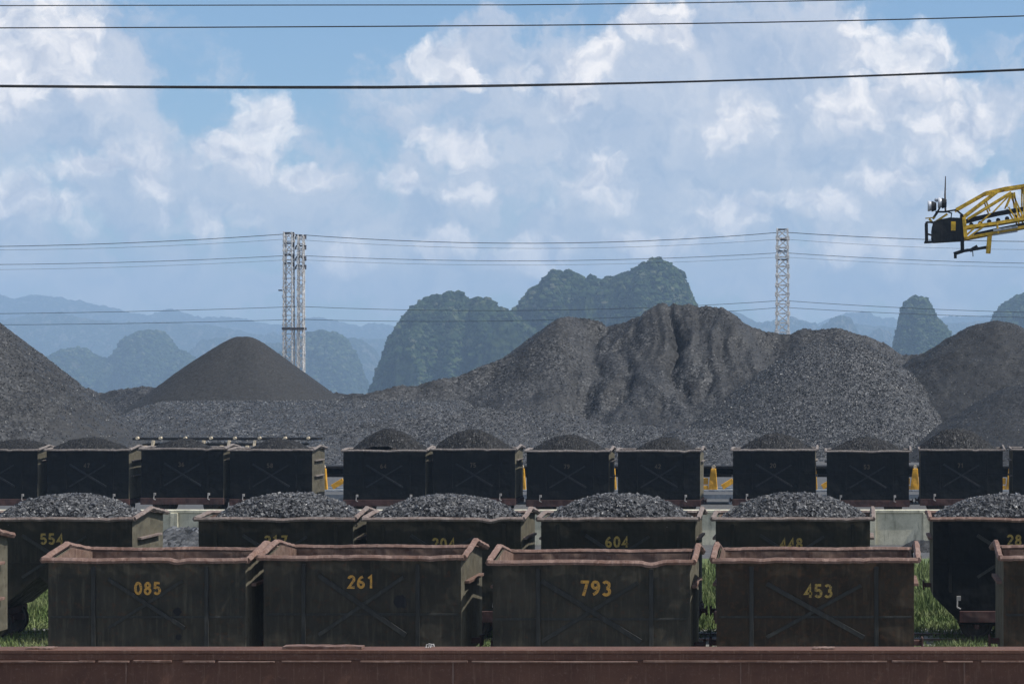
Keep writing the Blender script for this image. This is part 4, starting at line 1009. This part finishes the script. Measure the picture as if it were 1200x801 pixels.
# ------------------------------------------------------------------ sun, sky, clouds
EL, AZ = math.radians(57), math.radians(98)   # AZ: clockwise from +Y (view direction) towards +X
sd = Vector((math.cos(EL)*math.sin(AZ), math.cos(EL)*math.cos(AZ), math.sin(EL)))
L = bpy.data.lights.new('sun', 'SUN'); L.energy = 4.2; L.angle = math.radians(.5); L.color = (1, .965, .915)
so = bpy.data.objects.new('sun', L); COL.objects.link(so); so.rotation_euler = (-sd).to_track_quat('-Z', 'Y').to_euler(); so.location = sd*200
W = bpy.data.worlds.new('World'); W.cycles.sampling_method = 'MANUAL'; W.cycles.sample_map_resolution = 512; sc.world = W; W.use_nodes = True
nt = W.node_tree; bg = nt.nodes['Background']; bg.inputs['Strength'].default_value = .1
sky = N(nt, 'ShaderNodeTexSky', sky_type='NISHITA'); sky.sun_disc = False; sky.sun_elevation = EL; sky.sun_rotation = AZ
sky.air_density = 1.0; sky.dust_density = .6; sky.ozone_density = 2.0
tc = N(nt, 'ShaderNodeTexCoord'); sp = N(nt, 'ShaderNodeSeparateXYZ'); nt.links.new(tc.outputs['Generated'], sp.inputs[0])
az = mth(nt, 'ARCTAN2', sp.outputs[0], sp.outputs[1])
hyp = mth(nt, 'SQRT', mth(nt, 'ADD', mth(nt, 'MULTIPLY', sp.outputs[0], sp.outputs[0]), mth(nt, 'MULTIPLY', sp.outputs[1], sp.outputs[1])))
el = mth(nt, 'ARCTAN2', sp.outputs[2], hyp)
cv = N(nt, 'ShaderNodeCombineXYZ'); nt.links.new(mth(nt, 'MULTIPLY', az, 2.3), cv.inputs[0]); nt.links.new(mth(nt, 'MULTIPLY', el, 2.3), cv.inputs[1])
UV = cv.outputs[0]
def vm(op, a, b=None):
    n = N(nt, 'ShaderNodeVectorMath', operation=op)
    for i, v in enumerate((a, b)):
        if v is None: continue
        if isinstance(v, (tuple, list)): n.inputs[i].default_value = v
        elif isinstance(v, (int, float)): n.inputs['Scale'].default_value = v
        else: nt.links.new(v, n.inputs[i])
    return n.outputs['Value'] if op == 'LENGTH' else n.outputs[0]
def warp(amp, scale, detail=6, rough=.6):
    c = noise(nt, UV, scale, min(detail, 5), rough, 'Color', '2D')
    s = N(nt, 'ShaderNodeVectorMath', operation='SCALE'); nt.links.new(vm('SUBTRACT', c, (.5, .5, .5)), s.inputs[0]); s.inputs['Scale'].default_value = amp
    return vm('ADD', UV, s.outputs[0])
WC = warp(.06, 18, 4, .55); WS = warp(.2, 8, 5, .6)
def ang(px, py):
    a = math.atan((px-PX0)/F); return 2.3*a, 2.3*math.atan((HY-py)/F*math.cos(a))
def field(blobs, vec):
    acc = None
    for px, py, rx, ry, am in blobs:
        u, v = ang(px, py)
        d = vm('MULTIPLY', vm('SUBTRACT', vec, (u, v, 0)), (1000/rx, 1000/ry, 0))
        f = mth(nt, 'MULTIPLY', mth(nt, 'SUBTRACT', 1.0, vm('LENGTH', d)), am)
        acc = f if acc is None else mth(nt, 'MAXIMUM', acc, f)
    return acc
crisp = [(20, 60, 95, 85, 1), (100, 42, 30, 38, .8), (60, 100, 60, 40, .7), (120, 185, 60, 24, .8), (168, 195, 30, 36, 1), (190, 222, 26, 14, .8), (10, 225, 40, 28, .6), (312, 150, 44, 46, 1.1), (285, 180, 60, 30, .9), (365, 212, 34, 20, .8),
         (515, 74, 46, 32, 1.1), (545, 90, 34, 18, 1), (530, 170, 50, 28, .6), (468, 205, 22, 26, .7), (690, 78, 36, 34, 1), (672, 105, 34, 46, .9), (715, 60, 20, 28, .9), (772, 24, 48, 26, 1.15), (790, 38, 28, 18, 1),
         (1050, 70, 70, 60, .9), (1010, 120, 60, 50, .6), (1100, 105, 60, 30, .6), (870, 150, 60, 40, .5), (620, 300, 70, 26, .6), (520, 290, 60, 22, .55), (760, 290, 80, 26, .55), (1010, 290, 90, 26, .6), (400, 300, 60, 24, .45), (1150, 230, 60, 30, .6), (700, 210, 60, 34, .5), (240, 260, 50, 20, .45), (60, 250, 60, 26, .5), (1120, 150, 80, 50, .55), (860, 250, 60, 26, .6), (960, 235, 60, 26, .55), (1010, 30, 50, 20, .5),
         (560, 230, 50, 30, .5), (1040, 215, 60, 30, .5), (610, 90, 30, 20, .5)]
soft = [(60, 110, 150, 120, 1), (0, 260, 130, 80, .9), (160, 230, 150, 70, .9), (300, 220, 150, 90, .9), (470, 260, 150, 90, .8), (560, 170, 140, 100, .8), (680, 150, 120, 130, .9), (860, 90, 230, 120, 1), (800, 220, 260, 130, 1.1),
        (1000, 180, 240, 150, 1.2), (1120, 260, 200, 100, 1.1), (500, 320, 250, 50, .9), (700, 300, 300, 70, 1.0), (1000, 320, 300, 60, 1), (540, 90, 90, 60, .7), (100, 320, 250, 60, .6)]
def billow(vec, sc_, det=3):
    v_ = N(nt, 'ShaderNodeTexVoronoi', feature='F1', voronoi_dimensions='2D'); v_.inputs['Scale'].default_value = sc_; v_.inputs['Detail'].default_value = det
    v_.inputs['Roughness'].default_value = .62; v_.inputs['Lacunarity'].default_value = 2.1; v_.normalize = True
    nt.links.new(vec, v_.inputs['Vector']); return mth(nt, 'SUBTRACT', 1.0, v_.outputs['Distance'])
OFF = (.011, .017, 0)
WC2 = vm('ADD', WC, OFF); WS2 = vm('ADD', WS, (.02, .035, 0))
bl1 = billow(WC, 17); bl2 = billow(WC2, 17); bs1 = billow(WS, 8); bs2 = billow(WS2, 8)
sh_c = mth(nt, 'MULTIPLY_ADD', mth(nt, 'SUBTRACT', bl1, bl2), 2.4, .58, clamp=True)  # sun side and shade of the clouds painted from offset noise
sh_s = mth(nt, 'MULTIPLY_ADD', mth(nt, 'SUBTRACT', bs1, bs2), 2.0, .42, clamp=True)
ns = noise(nt, UV, 6, 5, .6, dim='2D'); nb = noise(nt, UV, 3, 4, .55, dim='2D')
fc = mth(nt, 'ADD', field(crisp, WC), mth(nt, 'MULTIPLY', mth(nt, 'SUBTRACT', bl1, .62), 1.15))
mc_ = N(nt, 'ShaderNodeMapRange', interpolation_type='SMOOTHSTEP'); nt.links.new(fc, mc_.inputs[0]); mc_.inputs[1].default_value = .0; mc_.inputs[2].default_value = .55
fs = mth(nt, 'ADD', field(soft, WS), mth(nt, 'ADD', mth(nt, 'MULTIPLY', mth(nt, 'SUBTRACT', bs1, .62), 1.5), mth(nt, 'MULTIPLY', mth(nt, 'SUBTRACT', ns, .5), .8)))
ms_ = N(nt, 'ShaderNodeMapRange', interpolation_type='SMOOTHSTEP'); nt.links.new(fs, ms_.inputs[0]); ms_.inputs[1].default_value = -.05; ms_.inputs[2].default_value = .6
# unseen cloud outside the picture's part of the sky, thickened for whiter fill light
ab = mth(nt, 'GREATER_THAN', mth(nt, 'ABSOLUTE', mth(nt, 'ADD', az, .18)), .5)
gen = mth(nt, 'MULTIPLY', ramp(nt, nb, [(.33, 0), (.55, .95)]), ab)
softm = mth(nt, 'MULTIPLY', mth(nt, 'MAXIMUM', ms_.outputs[0], gen), .74)
tint = mixc(nt, 1.0, sky.outputs[0], SKY_TINT if 'SKY_TINT' in globals() else (.76, .90, .98), 'MULTIPLY')
CL = 8.0
c_soft = mixc(nt, sh_s, (.50*CL, .56*CL, .69*CL), (.98*CL, .93*CL, .92*CL))
c_cr = mixc(nt, sh_c, (.62*CL, .65*CL, .74*CL), (1.38*CL, 1.28*CL, 1.18*CL))
colr = mixc(nt, softm, tint, c_soft)
colr = mixc(nt, mth(nt, 'MULTIPLY', mc_.outputs[0], .82), colr, c_cr)
nt.links.new(colr, bg.inputs['Color'])

# ------------------------------------------------------------------ camera, view
cd = bpy.data.cameras.new('camera'); cam = bpy.data.objects.new('camera', cd); COL.objects.link(cam)
cd.sensor_width = 36; cd.lens = 36*F/1200; cd.shift_x = (600-PX0)/1200; cd.shift_y = (HY-400.5)/1200
cd.clip_start = .5; cd.clip_end = 20000
cam.location = (0, 0, EYE); cam.rotation_euler = (math.radians(90), 0, 0); sc.camera = cam
sc.view_settings.view_transform = 'Standard'; sc.view_settings.look = 'None'; sc.view_settings.gamma = 1
sc.view_settings.use_curve_mapping = False; sc.view_settings.exposure = .35
sc.cycles.max_bounces = 6; sc.cycles.volume_bounces = 1
sc.cycles.use_denoising = True
